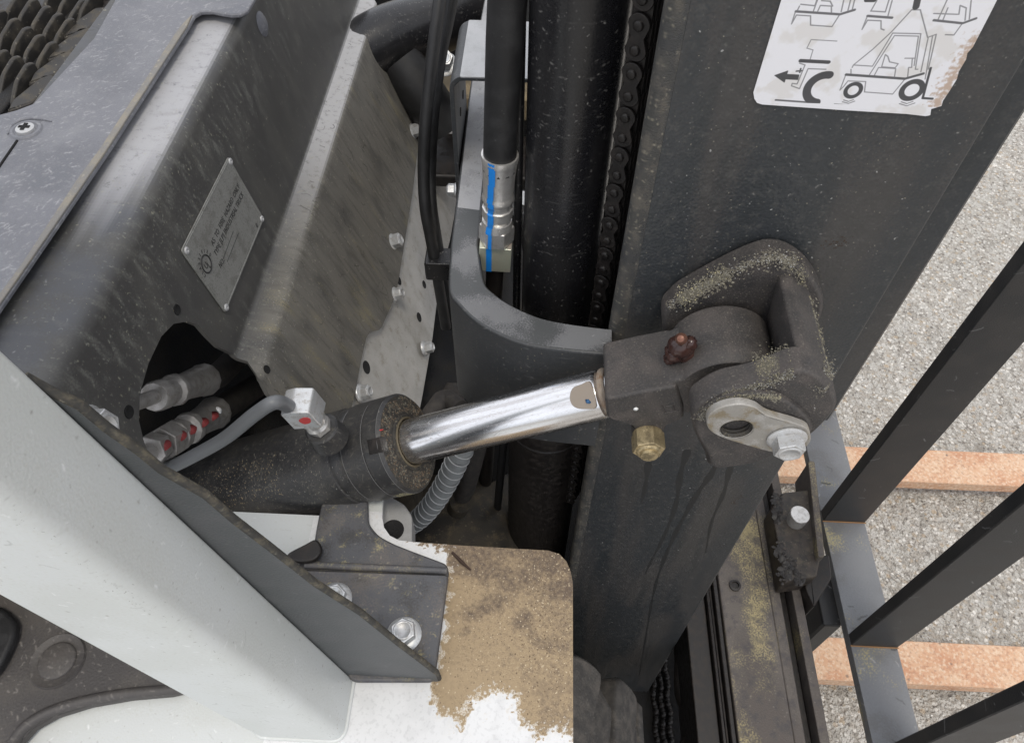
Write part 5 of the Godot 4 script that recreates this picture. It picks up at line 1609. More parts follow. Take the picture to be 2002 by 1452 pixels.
	for q in pf: foot.append(at(q.x, 0.6185, -q.y))
	foot.append(foot[0])
	mb.tube(foot, 0.0018, 8, false)
	part(mb, "weld_fillet", M.white, pil)
	var crease := func(rn: RandomNumberGenerator) -> Array:
		var hh := rn.randf_range(0.0, 0.42)
		return [at(-0.1315 - 0.1295 * hh + rn.randfn() * 0.003, 0.6195 - hh, 0.1078 + absf(rn.randfn()) * 0.0012), Vector3(0.3, 0.0, 0.95), Vector3(-0.13, 1, 0)]
	crust(pil, "grime_specks", M.grime, crease, 220, 0.0001, 0.0005, 3.5, 80, 0.05)
	var foot_grime := func(rn: RandomNumberGenerator) -> Array:
		return [at(-0.1292 - 0.1295 * absf(rn.randfn()) * 0.02, 0.6190 - absf(rn.randfn()) * 0.02, rn.randf_range(0.112, 0.150)), Vector3(1, 0.13, 0), Vector3(0, 1, 0)]
	crust(pil, "grime_specks", M.tan, foot_grime, 90, 0.0001, 0.0006, 1.6, 81, 0.05)
	# gusset
	pts = []
	for q in [[692, 1331], [857, 1332], [852, 1320], [775, 1262], [700, 1202], [612, 1146], [525, 1078], [451, 1022], [395, 974], [308, 925], [266, 890], [203, 846], [147, 800], [84, 772], [40, 748], [250, 930], [450, 1110]]:
		var p := pz(q[0], q[1], 0.153)
		pts.append(Vector2(p.x, p.y))
	mb = MB.new()
	var gp := PackedVector2Array(pts)
	mb.prism(gp, Vector3.ZERO, Vector3.RIGHT, Vector3.UP, Vector3.BACK, -0.158, -0.153, 0.0)
	var gu := part(mb, "gusset", M.gusset, pil, "dark grey triangular gusset plate")
	mb = MB.new()
	var ed := PackedVector3Array()
	for i in range(1, 15): ed.append(Vector3(gp[i].x, gp[i].y, -0.1555))
	mb.tube(ed, 0.0024, 8)
	part(mb, "worn_edge", M.gusset_edge, gu)

	# folded black bracket on the fender, with its bolts
	var br := thing("floor_bracket", "dirty black folded bracket bolted onto the fender beside the gusset", "bracket", at(-0.1, 0.615, 0.2))
	pts = []
	for q in [[877, 1122], [868, 1190], [852, 1310], [846, 1332], [690, 1332], [560, 1210], [480, 1120], [590, 1112]]:
		var p := pd(q[0], q[1], 0.606)
		pts.append(Vector2(p.x, p.z))
	mb = MB.new()
	mb.prism(round_poly(pts, 0.004, 3), at(0, 0.606, 0), Vector3.RIGHT, Vector3.BACK, Vector3.UP, -0.006, 0.0, 0.0022)
	part(mb, "foot_plate", M.bracket, br)
	pts = []
	for q in [[878, 1128], [875, 1102], [800, 1074], [765, 1060], [738, 1045], [720, 1022], [718, 965], [628, 980], [616, 1040], [612, 1072], [590, 1100], [480, 1110], [480, 1150]]:
		var p := pd(q[0], q[1], 0.611)
		pts.append(Vector2(p.x, p.z))
	mb = MB.new()
	mb.prism(round_poly(pts, 0.005, 4), at(0, 0.611, 0), Vector3.RIGHT, Vector3.BACK, Vector3.UP, -0.007, 0.0, 0.0022)
	part(mb, "folded_flange", M.bracket, br)
	mb = MB.new()
	mb.tube(PackedVector3Array([pd(596, 1104, 0.608), pd(874, 1116, 0.608)]), 0.0032, 10)
	part(mb, "fold", M.bracket, br)
	bolt(br, pd(790, 1241, 0.606), Vector3.UP, 0.0185, 0.0115, 0.0142, M.zinc, "bolt", 0.003)
	bolt(br, pd(655, 1172, 0.606), Vector3.UP, 0.0185, 0.0105, 0.0142, M.zinc, "bolt", 0.003)
	mb = MB.new()
	var rag := spline2([Vector2(0, 0), Vector2(0.014, -0.002), Vector2(0.019, -0.012), Vector2(0.012, -0.021), Vector2(0.003, -0.016), Vector2(-0.010, -0.006)], 4)
	var rp := pd(582, 1102, 0.604)
	mb.prism(rag, rp, Vector3.RIGHT, Vector3.BACK, Vector3.UP, -0.001, 0.005, 0.002)
	part(mb, "grease_clot", M.oily, br)

	# black moulded floor mat behind the pillar
	var fl := thing("floor_mat", "black moulded floor panel with round plug behind the pillar", "floor mat", at(-0.35, 0.615, 0.13))
	pts = []
	for q in [[-120, 1040], [60, 1140], [200, 1230], [360, 1350], [330, 1357], [250, 1364], [170, 1378], [105, 1398], [62, 1422], [38, 1448], [20, 1490], [10, 1560], [-160, 1560]]:
		var p := pd(q[0], q[1], 0.607)
		pts.append(Vector2(p.x, p.z))
	mb = MB.new()
	mb.prism(PackedVector2Array(pts), at(0, 0.607, 0), Vector3.RIGHT, Vector3.BACK, Vector3.UP, -0.012, 0.0, 0.003)
	part(mb, "panel", M.mat_black, fl)
	mb = MB.new()
	var lip := []
	for q in [[360, 1352], [330, 1357], [250, 1364], [170, 1378], [105, 1398], [62, 1422], [38, 1448], [20, 1490], [10, 1560]]:
		lip.append(pd(q[0] - 6, q[1] - 8, 0.607))
	mb.tube(curve(lip, 5), 0.0042, 12)
	part(mb, "raised_lip", M.mat_black, fl)
	var pc := pd(112, 1292, 0.607)
	mb = MB.new()
	mb.lathe([Vector2(0.0215, 0.0002), Vector2(0.0205, 0.0022), Vector2(0.0165, 0.0008), Vector2(0.0145, 0.0004), Vector2(0.0142, 0.0018), Vector2(0.013, 0.0024), Vector2(0.0, 0.0028)], pc, Vector3.UP, 40, 0.6)
	part(mb, "plug", M.mat_black, fl)
	mb = MB.new()
	mb.prism(spline2([Vector2(-0.02, -0.03), Vector2(0.008, -0.022), Vector2(0.014, 0.0), Vector2(0.008, 0.024), Vector2(-0.02, 0.03)], 5), pd(-4, 1272, 0.607), Vector3.RIGHT, Vector3.BACK, Vector3.UP, 0.0, 0.010, 0.004)
	part(mb, "pedal_pad", M.rubber, fl)

# ---------------------------------------------------------------- what lies below and behind
func underneath() -> void:
	var t := thing("front_tyre", "black rubber front tyre below the stained fender corner", "tyre", at(-0.2, 1.4, 0.15))
	var c := at(-0.245, 1.29, 0.0)
	var mb := MB.new()
	mb.lathe([Vector2(0.20, -0.03), Vector2(0.40, -0.04), Vector2(0.425, -0.06), Vector2(0.436, -0.09), Vector2(0.438, -0.24), Vector2(0.42, -0.27), Vector2(0.2, -0.28)], c, Vector3.BACK, 90)
	part(mb, "carcass", M.tyre, t)
	for i in 9:
		var an := deg_to_rad(8.0 + i * 17.0)
		var rad := Vector3(cos(an), sin(an), 0)
		var tan_ := Vector3(-sin(an), cos(an), 0)
		mb = MB.new()
		var lug := spline2([Vector2(-0.052, -0.045), Vector2(0.030, -0.050), Vector2(0.046, -0.105), Vector2(0.058, -0.155), Vector2(0.010, -0.162), Vector2(-0.034, -0.110)], 5)
		mb.prism(lug, c + rad * 0.428, tan_, Vector3.BACK, rad, -0.02, 0.019, 0.009)
		part(mb, "tread_lug", M.tyre, t)
		mb = MB.new()
		lug = spline2([Vector2(-0.004, -0.172), Vector2(0.058, -0.168), Vector2(0.052, -0.22), Vector2(0.032, -0.285), Vector2(-0.044, -0.280), Vector2(-0.030, -0.22)], 5)
		mb.prism(lug, c + rad * 0.428, tan_, Vector3.BACK, rad, -0.02, 0.017, 0.009)
		part(mb, "tread_lug", M.tyre, t)
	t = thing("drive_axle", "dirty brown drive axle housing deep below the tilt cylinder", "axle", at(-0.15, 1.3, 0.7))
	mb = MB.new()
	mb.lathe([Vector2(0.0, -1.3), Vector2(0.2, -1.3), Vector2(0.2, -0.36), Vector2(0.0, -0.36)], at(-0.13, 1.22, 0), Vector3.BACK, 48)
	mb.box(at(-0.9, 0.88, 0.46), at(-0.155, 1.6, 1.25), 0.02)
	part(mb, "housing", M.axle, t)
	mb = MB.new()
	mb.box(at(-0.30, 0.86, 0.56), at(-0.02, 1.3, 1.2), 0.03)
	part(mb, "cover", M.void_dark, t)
	t = thing("backing", "dark steel bulkhead added inside the cowl to keep the hose opening dark", "backing", at(-0.45, 0.8, 0.6))
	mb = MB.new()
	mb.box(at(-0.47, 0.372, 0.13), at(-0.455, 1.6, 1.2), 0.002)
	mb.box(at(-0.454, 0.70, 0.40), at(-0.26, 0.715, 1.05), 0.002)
	part(mb, "wall", M.void_dark, t)  # near-black wall added to darken the hose opening
	t = thing("dark_backdrop", "dark backdrop added behind the mast to keep the gaps dark", "frame", at(-0.3, 1.0, 1.4))
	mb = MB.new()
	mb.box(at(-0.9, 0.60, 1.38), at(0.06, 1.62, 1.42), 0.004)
	part(mb, "wall", M.void_dark, t)  # backdrop added so the gaps behind the mast stay dark
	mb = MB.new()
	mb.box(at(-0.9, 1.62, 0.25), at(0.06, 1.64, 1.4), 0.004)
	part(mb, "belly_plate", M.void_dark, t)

	# grey spiral sleeve
	t = thing("spiral_sleeve", "pale grey spiral wrapped hose curving down below the chrome rod", "hose", pz(800, 1035, 0.43))
	var path := curve([pz(935, 800, 0.445), pz(912, 855, 0.44), pz(893, 900, 0.436), pz(868, 950, 0.433), pz(840, 992, 0.432), pz(808, 1022, 0.436), pz(760, 1045, 0.445)], 24)
	var rr := PackedFloat32Array()
	var acc := 0.0
	for i in path.size():
		if i: acc += path[i].distance_to(path[i - 1])
		var ph := fposmod(acc / 0.0125, 1.0)
		rr.append(0.0132 + 0.0006 * ph - (0.0022 if ph < 0.16 else 0.0))
	mb = MB.new()
	mb.tube(path, rr, 22)
	part(mb, "sleeve", M.conduit, t)
	acc = 0.0
	for i in range(1, path.size() - 1):
		acc += path[i].distance_to(path[i - 1])
		if acc < 0.0145: continue
		acc = 0.0
		var dd := (path[i + 1] - path[i - 1]).normalized()
		var s1 := dd.cross(Vector3.UP).normalized()
		var s2 := dd.cross(s1)
		var turn := PackedVector3Array()
		for k in 25:
			var an := TAU * k / 24.0
			turn.append(path[i] + (s1 * cos(an) + s2 * sin(an)) * 0.0137 + dd * 0.0022 * sin(an))
		mb = MB.new()
		mb.tube(turn, 0.0009, 6, false)
		part(mb, "spiral_turn", M.turn, t)
	mb = MB.new()
	mb.tube(curve([pz(900, 800, 0.50), pz(870, 780, 0.52), pz(850, 800, 0.50), pz(830, 830, 0.48)], 8), 0.012, 14)
	single(mb, "dark_hose", M.hose_dusty, "dusty dark hose bent close under the curved cross tie", "hose")
	mb = MB.new()
	mb.tube(curve([pz(948, 800, 0.52), pz(930, 880, 0.515), pz(912, 950, 0.51), pz(903, 968, 0.51)], 6), 0.0135, 14)
	t = thing("return_hose", "dark return hose with pale coupling right of the spiral sleeve", "hose", pz(890, 1000, 0.51))
	part(mb, "hose", M.hose_dusty, t)
	var ax := (pz(912, 950, 0.51) - pz(870, 1040, 0.5)).normalized()
	mb = MB.new()
	mb.lathe([Vector2(0.0, 0.0), Vector2(0.0145, 0.0), Vector2(0.0155, 0.012), Vector2(0.013, 0.024), Vector2(0.0165, 0.027), Vector2(0.0165, 0.046), Vector2(0.013, 0.048), Vector2(0.0155, 0.055), Vector2(0.0155, 0.075), Vector2(0.0, 0.076)], pz(878, 1030, 0.5), ax, 20)
	part(mb, "coupling", M.axle, t)
	mb = MB.new()
	mb.tube(PackedVector3Array([pz(985, 860, 0.52), pz(972, 1000, 0.52), pz(966, 1080, 0.52)]), 0.006, 10)
	single(mb, "black_cable", M.rubber, "thin black cable running down left of the lower lift cylinder", "cable")

	mb = MB.new()
	mb.tube(curve([pz(868, 790, 0.56), pz(890, 760, 0.58), pz(880, 810, 0.55), pz(845, 860, 0.53), pz(815, 930, 0.52)], 6), 0.013, 14)
	single(mb, "curved_hose", M.hose_dusty, "dusty grey hose curving behind the gland of the tilt cylinder", "hose")
	mb = MB.new()
	mb.tube(curve([pz(955, 830, 0.56), pz(950, 930, 0.56), pz(935, 1010, 0.55), pz(905, 1080, 0.54)], 6), 0.010, 14)
	single(mb, "lower_hose", M.oily, "thin oily hose low between the coupling and the black cable", "hose")
	# zinc lug under the fender edge
	t = thing("zinc_lug", "pale zinc lug with round hole beneath the fender's inner corner", "lug", at(-0.11, 0.66, 0.28))
	var pts := []
	for q in [[745, 960], [790, 985], [806, 1008], [806, 1075], [740, 1075]]:
		var p := pd(q[0], q[1], 0.648)
		pts.append(Vector2(p.x, p.z))
	mb = MB.new()
	mb.prism(round_poly(pts, 0.004, 3), at(0, 0.648, 0), Vector3.RIGHT, Vector3.BACK, Vector3.UP, -0.03, 0.0, 0.0015)
	part(mb, "block", M.galv, t)
	mb = MB.new()
	mb.lathe([Vector2(0.0105, 0.0003), Vector2(0.0095, 0.0006), Vector2(0.009, 0.0003), Vector2(0, 0.0003)], pd(768, 1036, 0.648), Vector3.UP, 24)
	part(mb, "hole", M.void_dark, t)

	# lower end of the mast: second chain and a cream coloured guide strip
	t = thing("lower_chain", "greasy black chain at the foot of the mast beside the tyre", "chain", at(0.2, 1.4, 0.40))
	mb = MB.new()
	var s0 := pd(1300, 1475, 1.60)
	for i in 30:
		var p := s0 + Vector3(0.002 * sin(i * 0.9), 0.0012 * sin(i * 2.1), -0.0085 * i)
		for k in 3:
			mb.ball(p + Vector3(-0.014 + 0.014 * k, 0.003 * (i % 2), 0.004 * (k % 2)), Vector3(0.0062, 0.0055, 0.0078), i * 1.3 + k, 0.12, 7, 9)
	part(mb, "links", M.oily, t)
	t = thing("guide_strip", "cream plastic guide strip with ragged edge between mast and carriage", "guide strip", pd(1355, 1330, 1.40))
	mb = MB.new()
	var gp := []
	for q in [[1338, 1225], [1352, 1222], [1358, 1300], [1366, 1395], [1372, 1470], [1356, 1470], [1352, 1400], [1341, 1370], [1339, 1310], [1343, 1275]]:
		var p := pd(q[0], q[1], 1.40)
		gp.append(Vector2(p.x, p.z))
	mb.prism(round_poly(gp, 0.003, 3), at(0, 1.40, 0), Vector3.RIGHT, Vector3.BACK, Vector3.UP, -0.03, 0.0, 0.001)
	part(mb, "strip", M.cream, t)
	mb = MB.new()
	mb.tube(curve([pd(1318, 1180, 1.37), pd(1330, 1270, 1.37), pd(1332, 1360, 1.37), pd(1362, 1412, 1.35), pd(1350, 1440, 1.36), pd(1328, 1480, 1.38)], 8), 0.011, 14)
	single(mb, "greasy_hose", M.oily, "greasy black hose kinked beside the cream guide strip", "hose")
	mb = MB.new()
	mb.box(at(0.06, 1.60, 0.02), at(0.345, 1.72, 0.9), 0.01)
	single(mb, "mast_crossmember", M.void_dark, "dark steel crossmember at the bottom of the mast beside the tyre", "crossmember")

func hoses() -> void:
	# two pressed hoses seen through the opening
	var x := -0.302
	var t := thing("pressed_hose", "upper hose with pressed steel ferrule inside the cowl opening", "hose", pxx(350, 755, x), "hoses inside the cowl opening")
	var A := pxx(300, 776, x); var B := pxx(400, 742, x)
	var ax := (B - A).normalized()
	var L := A.distance_to(B)
	var mb := MB.new()
	mb.tube(PackedVector3Array([A - ax * 0.08, A + ax * 0.005]), 0.0060, 14)
	part(mb, "pipe", M.steel_dull, t)
	mb = MB.new()
	mb.lathe([Vector2(0, 0), Vector2(0.0115, 0), Vector2(0.0128, L * 0.03), Vector2(0.0128, L * 0.17), Vector2(0.0105, L * 0.19), Vector2(0.0105, L * 0.30), Vector2(0.0136, L * 0.33), Vector2(0.0142, L * 0.37), Vector2(0.0136, L * 0.42), Vector2(0.0118, L * 0.45), Vector2(0.0122, L * 0.6), Vector2(0.0146, L * 0.93), Vector2(0.0156, L * 0.96), Vector2(0.0156, L), Vector2(0.0118, L)], A, ax, 12, 0.85)
	part(mb, "ferrule", M.steel_dull, t)
	mb = MB.new()
	mb.tube(curve([B - ax * 0.004, B + ax * 0.03, pxx(470, 690, x - 0.005), pxx(520, 640, x - 0.02)], 6), 0.0122, 20)
	part(mb, "hose", M.hose_dusty, t)
	t = thing("pressed_hose", "lower hose with red marked hexagon nuts inside the cowl opening", "hose", pxx(350, 845, x), "hoses inside the cowl opening")
	A = pxx(288, 886, x); B = pxx(420, 806, x)
	ax = (B - A).normalized()
	L = A.distance_to(B)
	mb = MB.new()
	mb.lathe([Vector2(0, -0.02), Vector2(0.0075, -0.02), Vector2(0.0075, 0.004), Vector2(0, 0.004)], A, ax, 16)
	part(mb, "pipe", M.steel_dull, t)
	mb = MB.new()
	mb.hexagon(A, ax, 0.0235, L * 0.02, L * 0.14, 0.2)
	part(mb, "hex_nut", M.steel_dull, t)
	mb = MB.new()
	mb.hexagon(A, ax, 0.0270, L * 0.16, L * 0.34, 0.5)
	part(mb, "hex_nut", M.steel_dull, t)
	mb = MB.new()
	mb.lathe([Vector2(0.0110, L * 0.33), Vector2(0.0138, L * 0.355), Vector2(0.0138, L * 0.43), Vector2(0.0104, L * 0.45), Vector2(0.0104, L * 0.50), Vector2(0.0142, L * 0.53), Vector2(0.0148, L * 0.57), Vector2(0.0142, L * 0.61), Vector2(0.0122, L * 0.64), Vector2(0.0130, L * 0.78), Vector2(0.0154, L * 0.95), Vector2(0.0163, L * 0.97), Vector2(0.0163, L), Vector2(0.012, L)], A, ax, 12, 0.85)
	part(mb, "ferrule", M.steel_dull, t)
	mb = MB.new()
	mb.tube(curve([B - ax * 0.004, B + ax * 0.03, pxx(500, 755, x), pxx(560, 720, x - 0.01)], 6), 0.0128, 20)
	part(mb, "hose", M.hose_dusty, t)
	var e2 := (Vector3(0.75, 0.65, 0.1) - ax * ax.dot(Vector3(0.75, 0.65, 0.1))).normalized()
	var e1 := ax.cross(e2)
	for q in [[0.06, 0.0120], [0.25, 0.0138], [0.40, 0.0136], [0.57, 0.0145], [0.76, 0.0132]]:
		mb = MB.new()
		mb.ball(A + ax * L * q[0] + e2 * (q[1] - 0.0012) + e1 * 0.001, Vector3(0.0058, 0.0016, 0.0056), q[0] * 9.0, 0.1, 6, 10)
		part(mb, "paint_mark", M.dull_red, t)
	mb = MB.new()
	mb.ball(pxx(425, 803, x + 0.010), Vector3.ONE * 0.0040, 2.0, 0.05, 8, 10)
	part(mb, "paint_dot", M.white_dot, t)
	# two black cables held in a clip, behind the cross tie's arm
	t = thing("cable", "left black cable of the pair running down into the clip", "cable", pz(850, 490, 0.66), "black cables in the clip")
	mb = MB.new()
	mb.tube(curve([pz(868, -60, 0.80), pz(857, 20, 0.77), pz(843, 130, 0.74), pz(831, 250, 0.71), pz(828, 340, 0.69), pz(832, 410, 0.67), pz(843, 470, 0.66), pz(856, 545, 0.65), pz(872, 640, 0.64)], 7), 0.0070, 16)
	part(mb, "sheath", M.rubber, t)
	t = thing("cable", "right black cable of the pair, crossing behind the other one", "cable", pz(860, 490, 0.68), "black cables in the clip")
	mb = MB.new()
	mb.tube(curve([pz(892, -60, 0.82), pz(880, 20, 0.80), pz(862, 110, 0.78), pz(848, 220, 0.75), pz(842, 330, 0.73), pz(844, 400, 0.70), pz(856, 480, 0.67), pz(868, 545, 0.66), pz(885, 640, 0.65)], 7), 0.0066, 16)
	part(mb, "sheath", M.rubber, t)
	t = thing("cable_clip", "square black plastic clip holding two cables by the zinc plate", "clip", pz(850, 520, 0.655))
	mb = MB.new()
	var cl := pz(850, 500, 0.655)
	mb.box(cl + Vector3(-0.012, -0.030, -0.016), cl + Vector3(0.030, 0.0, 0.014), 0.002)
	part(mb, "body", M.black, t)

func behind() -> void:
	# thick duct crossing the top, and the clutter round the mast pivot
	var mb := MB.new()
	mb.tube(curve([pz(690, 115, 0.96), pz(760, 75, 1.0), pz(850, 45, 1.05), pz(960, -5, 1.12), pz(1060, -50, 1.2)], 8), 0.044, 28)
	single(mb, "air_duct", M.black, "thick black duct crossing behind the cables at the top", "duct")
	mb = MB.new()
	mb.tube(curve([pz(780, 120, 0.98), pz(830, 190, 0.96), pz(870, 250, 0.95)], 6), 0.034, 20)
	single(mb, "rubber_boot", M.rubber, "black rubber boot below the thick duct", "boot")
	mb = MB.new()
	mb.box(at(-0.16, 0.66, 1.02), at(0.05, 0.70, 1.12), 0.004)
	single(mb, "tan_plate", M.tan, "tan dirty plate seen between strap and hose", "plate")
	mb = MB.new()
	mb.box(at(-0.2, 0.715, 0.90), at(0.05, 0.74, 1.01), 0.006)
	single(mb, "dark_bar", M.oily, "dark greasy bar in front of the tan plate", "bar")
	mb = MB.new()
	mb.lathe([Vector2(0, 0), Vector2(0.020, 0), Vector2(0.020, 0.02), Vector2(0.012, 0.03), Vector2(0.012, 0.09), Vector2(0, 0.09)], at(-0.05, 0.78, 0.86), Vector3(0.3, 0.7, 0.2), 20)
	single(mb, "zinc_spool", M.zinc, "bright zinc spool behind the tall hose", "spool")
	mb = MB.new()
	mb.tube(curve([at(-0.12, 0.76, 0.92), at(-0.08, 0.735, 0.86), at(-0.02, 0.74, 0.84), at(0.0, 0.80, 0.8)], 6), 0.012, 14)
	single(mb, "looped_hose", M.rubber, "short black hose looped behind the bent strap", "hose")
	var b := thing("pivot_bolt", "zinc bolt head under the duct left of the bent strap", "bolt", pz(868, 118, 0.99))
	bolt(b, pz(868, 125, 0.93), Vector3(0.1, 0.85, 0.5), 0.022, 0.018, 0.018, M.zinc, "head")

# ---------------------------------------------------------------- grille, top left
func grille() -> void:
	var t := thing("air_grille", "dusty black grille of staggered rounded fins, top left", "grille", pd(60, 100, 0.39))
	var d := 0.375
	var mb := MB.new()
	var pts := []
	for q in [[-160, 250], [0, 232], [72, 214], [196, 84], [246, 0], [290, -90], [-160, -90]]:
		var p := pd(q[0], q[1], d)
		pts.append(Vector2(p.x, p.z))
	mb.prism(PackedVector2Array(pts), at(0, d, 0), Vector3.RIGHT, Vector3.BACK, Vector3.UP, -0.022, -0.010, 0.0)
	part(mb, "bed", M.oily, t)
	# fin tips as they stand, in rows running up to the right
	var tips := [[33, 38], [58, 55], [82, 70], [107, 84], [7, 22], [96, 14], [119, 28], [142, 38], [63, 125], [37, 112], [12, 100], [70, 0], [168, 0], [190, -14], [150, -22], [122, -36], [46, -14], [-16, 86], [-20, 6]]
	var k := 0
	for q in tips:
		mb = MB.new()
		var tip := pd(q[0], q[1], d - 0.012)
		var tail := pd(q[0] - 62, q[1] + 60, d - 0.012)
		var along_ := tail - tip
		var ln := along_.length()
		along_ = along_ / ln
		var fin := round_poly([Vector2(-0.001, -0.012), Vector2(-0.0015, 0.0015), Vector2(ln * 0.16, 0.0045), Vector2(ln * 0.55, 0.0005), Vector2(ln, -0.0135), Vector2(ln, -0.02)], 0.0035, 4)
		mb.prism(fin, tip, along_, Vector3.UP, along_.cross(Vector3.UP).normalized(), -0.0026, 0.0026, 0.0019)
		part(mb, "fin", M.grille, t)
		k += 1
	# stepped blocks along the edge
	for q in [[206, 12, 172, 56], [176, 52, 140, 100], [142, 98, 104, 146], [104, 144, 62, 200]]:
		mb = MB.new()
		pts = []
		for c in [[q[0], q[1]], [q[0] + 4, q[1] + 10], [q[2], q[3]], [q[2] - 52, q[3] + 18], [q[2] - 40, q[3] - 6], [q[0] - 22, q[1] + 2]]:
			var p := pd(c[0], c[1], 0.366)
			pts.append(Vector2(p.x, p.z))
		mb.prism(round_poly(pts, 0.003, 3), at(0, 0.366, 0), Vector3.RIGHT, Vector3.BACK, Vector3.UP, -0.014, 0.0, 0.002)
		part(mb, "edge_block", M.grille, t)

# ---------------------------------------------------------------- writing
func text_on(parent: Node, s: String, o: Vector3, x: Vector3, y: Vector3, h: float, called := "lettering", depth := 0.0003) -> void:
	var tm := TextMesh.new()
	var f := SystemFont.new()
	f.font_names = PackedStringArray(["Droid Sans"])
	tm.font = f
	tm.font_size = 32
	tm.pixel_size = h / 23.0
	tm.depth = depth
	tm.curve_step = 2.0
	tm.text = s
	tm.horizontal_alignment = HORIZONTAL_ALIGNMENT_LEFT
	tm.material = M.black_ink
	var mi := MeshInstance3D.new()
	mi.mesh = tm
	mi.name = numbered(parent, called)
	mi.basis = Basis(x, y, x.cross(y))
	mi.position = o - origin_of(parent)
	parent.add_child(mi, true)

func data_plate() -> void:
	var sa := cowl_sa(432, 460)
	var c := cowl_at(sa.x, sa.y)
	var n: Vector3 = c[1]
	var o: Vector3 = c[0]
	var x := Vector3.FORWARD
	var y := n.cross(x).normalized()
	if y.y < 0: y = -y
	var to := func(px: float, py: float) -> Vector2:
		var p := ppl(px, py, o, n) - o
		return Vector2(p.dot(x), p.dot(y))
	var t := thing("data_plate", "worn metal data plate riveted to the cowl at a slant", "data plate", o)
	var tx := surface(256, 256, Color(0.30, 0.30, 0.285), 0.5, [
		[Color(0.14, 0.135, 0.12), 0.02, 5, 1, 1, 0.5, 0.75, 0.7, 0.75],
		[Color(0.33, 0.33, 0.31), 0.05, 4, 1, 1, 0.55, 0.85, 0.6, 0.45],
		[Color(0.11, 0.10, 0.09), 0.16, 3, 1, 1, 0.62, 0.9, 0.5, 0.8]], [[220, Color(0.42, 0.42, 0.38), 3.0, 0.4, 0.5, 0.5, 1.5]], 80)
	var m := mat(tx, 9.0, 0.45, null)
	var cs: Array = [to.call(443, 306), to.call(513, 428), to.call(437, 612), to.call(350, 490)]
	var mb := MB.new()
	mb.prism(round_poly(cs, 0.003, 3), o, x, y, n, 0.0004, 0.0018, 0.0004)
	var pl := part(mb, "plate", m, t)
	mb = MB.new()
	var inset := []
	var mid: Vector2 = (cs[0] + cs[1] + cs[2] + cs[3]) / 4.0
	for q in cs: inset.append(q.lerp(mid, 0.05))
	for i in 4:
		var p: Vector2 = inset[i]; var q: Vector2 = inset[(i + 1) % 4]
		mb.tube(PackedVector3Array([o + x * p.x + y * p.y + n * 0.0018, o + x * q.x + y * q.y + n * 0.0018]), 0.00035, 6)
	part(mb, "border_line", m, pl)
	for q in [[446, 316], [508, 428], [438, 601], [360, 490]]:
		var p: Vector2 = to.call(q[0], q[1])
		mb = MB.new()
		mb.lathe([Vector2(0.0031, 0.0017), Vector2(0.0030, 0.0026), Vector2(0.0022, 0.0032), Vector2(0.0012, 0.0030), Vector2(0.0009, 0.0022), Vector2(0, 0.0022)], o + x * p.x + y * p.y, n, 20, 0.6)
		part(mb, "rivet", M.galv, t)
	var write := func(s: String, px: float, py: float, ex: float, ey: float, h: float) -> void:
		var p: Vector2 = to.call(px, py); var e: Vector2 = to.call(ex, ey)
		var dx := (e - p).normalized()
		var X := x * dx.x + y * dx.y
		text_on(t, s, o + x * p.x + y * p.y + n * 0.0019 + (n.cross(X)) * 0.0 , X, n.cross(X), h)
	write.call("AS  TO  FIRE  HAZARD  ONLY", 410, 478, 458, 372, 0.0046)
	write.call("TYPE [LP] INDUSTRIAL TRUCK", 416, 498, 472, 374, 0.0046)
	write.call("NO.", 425, 522, 432, 508, 0.0046)
	write.call("B", 497, 443, 502, 432, 0.0040)
	for q in [[[432, 506], [452, 452]], [[440, 512], [462, 456]]]:
		var p: Vector2 = to.call(q[0][0], q[0][1]); var e: Vector2 = to.call(q[1][0], q[1][1])
		mb = MB.new()
		mb.tube(PackedVector3Array([o + x * p.x + y * p.y + n * 0.0018, o + x * e.x + y * e.y + n * 0.0018]), 0.0003, 5)
		part(mb, "ruled_line", M.black_ink, t)
	# round mark with two letters, and the word bent round it
	var cc: Vector2 = to.call(399, 516)
	var ring := PackedVector3Array()
	for i in 33:
		ring.append(o + x * (cc.x + cos(TAU * i / 32.0) * 0.0075) + y * (cc.y + sin(TAU * i / 32.0) * 0.0075) + n * 0.0019)
	mb = MB.new()
	mb.tube(ring, 0.0007, 6, false)
	part(mb, "mark_ring", M.black_ink, t)
	text_on(t, "U", o + x * (cc.x - 0.0044) + y * (cc.y - 0.0005) + n * 0.0019, x, y, 0.0055)
	text_on(t, "L", o + x * (cc.x + 0.0002) + y * (cc.y - 0.0035) + n * 0.0019, x, y, 0.0055)
	var word := "CLASSIFIED"
	for i in word.length():
		var an := deg_to_rad(200.0 - i * 22.0)
		var dir := x * cos(an) + y * sin(an)
		var X := (x * sin(an) - y * cos(an))
		text_on(t, word[i], o + x * cc.x + y * cc.y + dir * 0.0106 - X * 0.001 + n * 0.0019, X, dir, 0.0028)

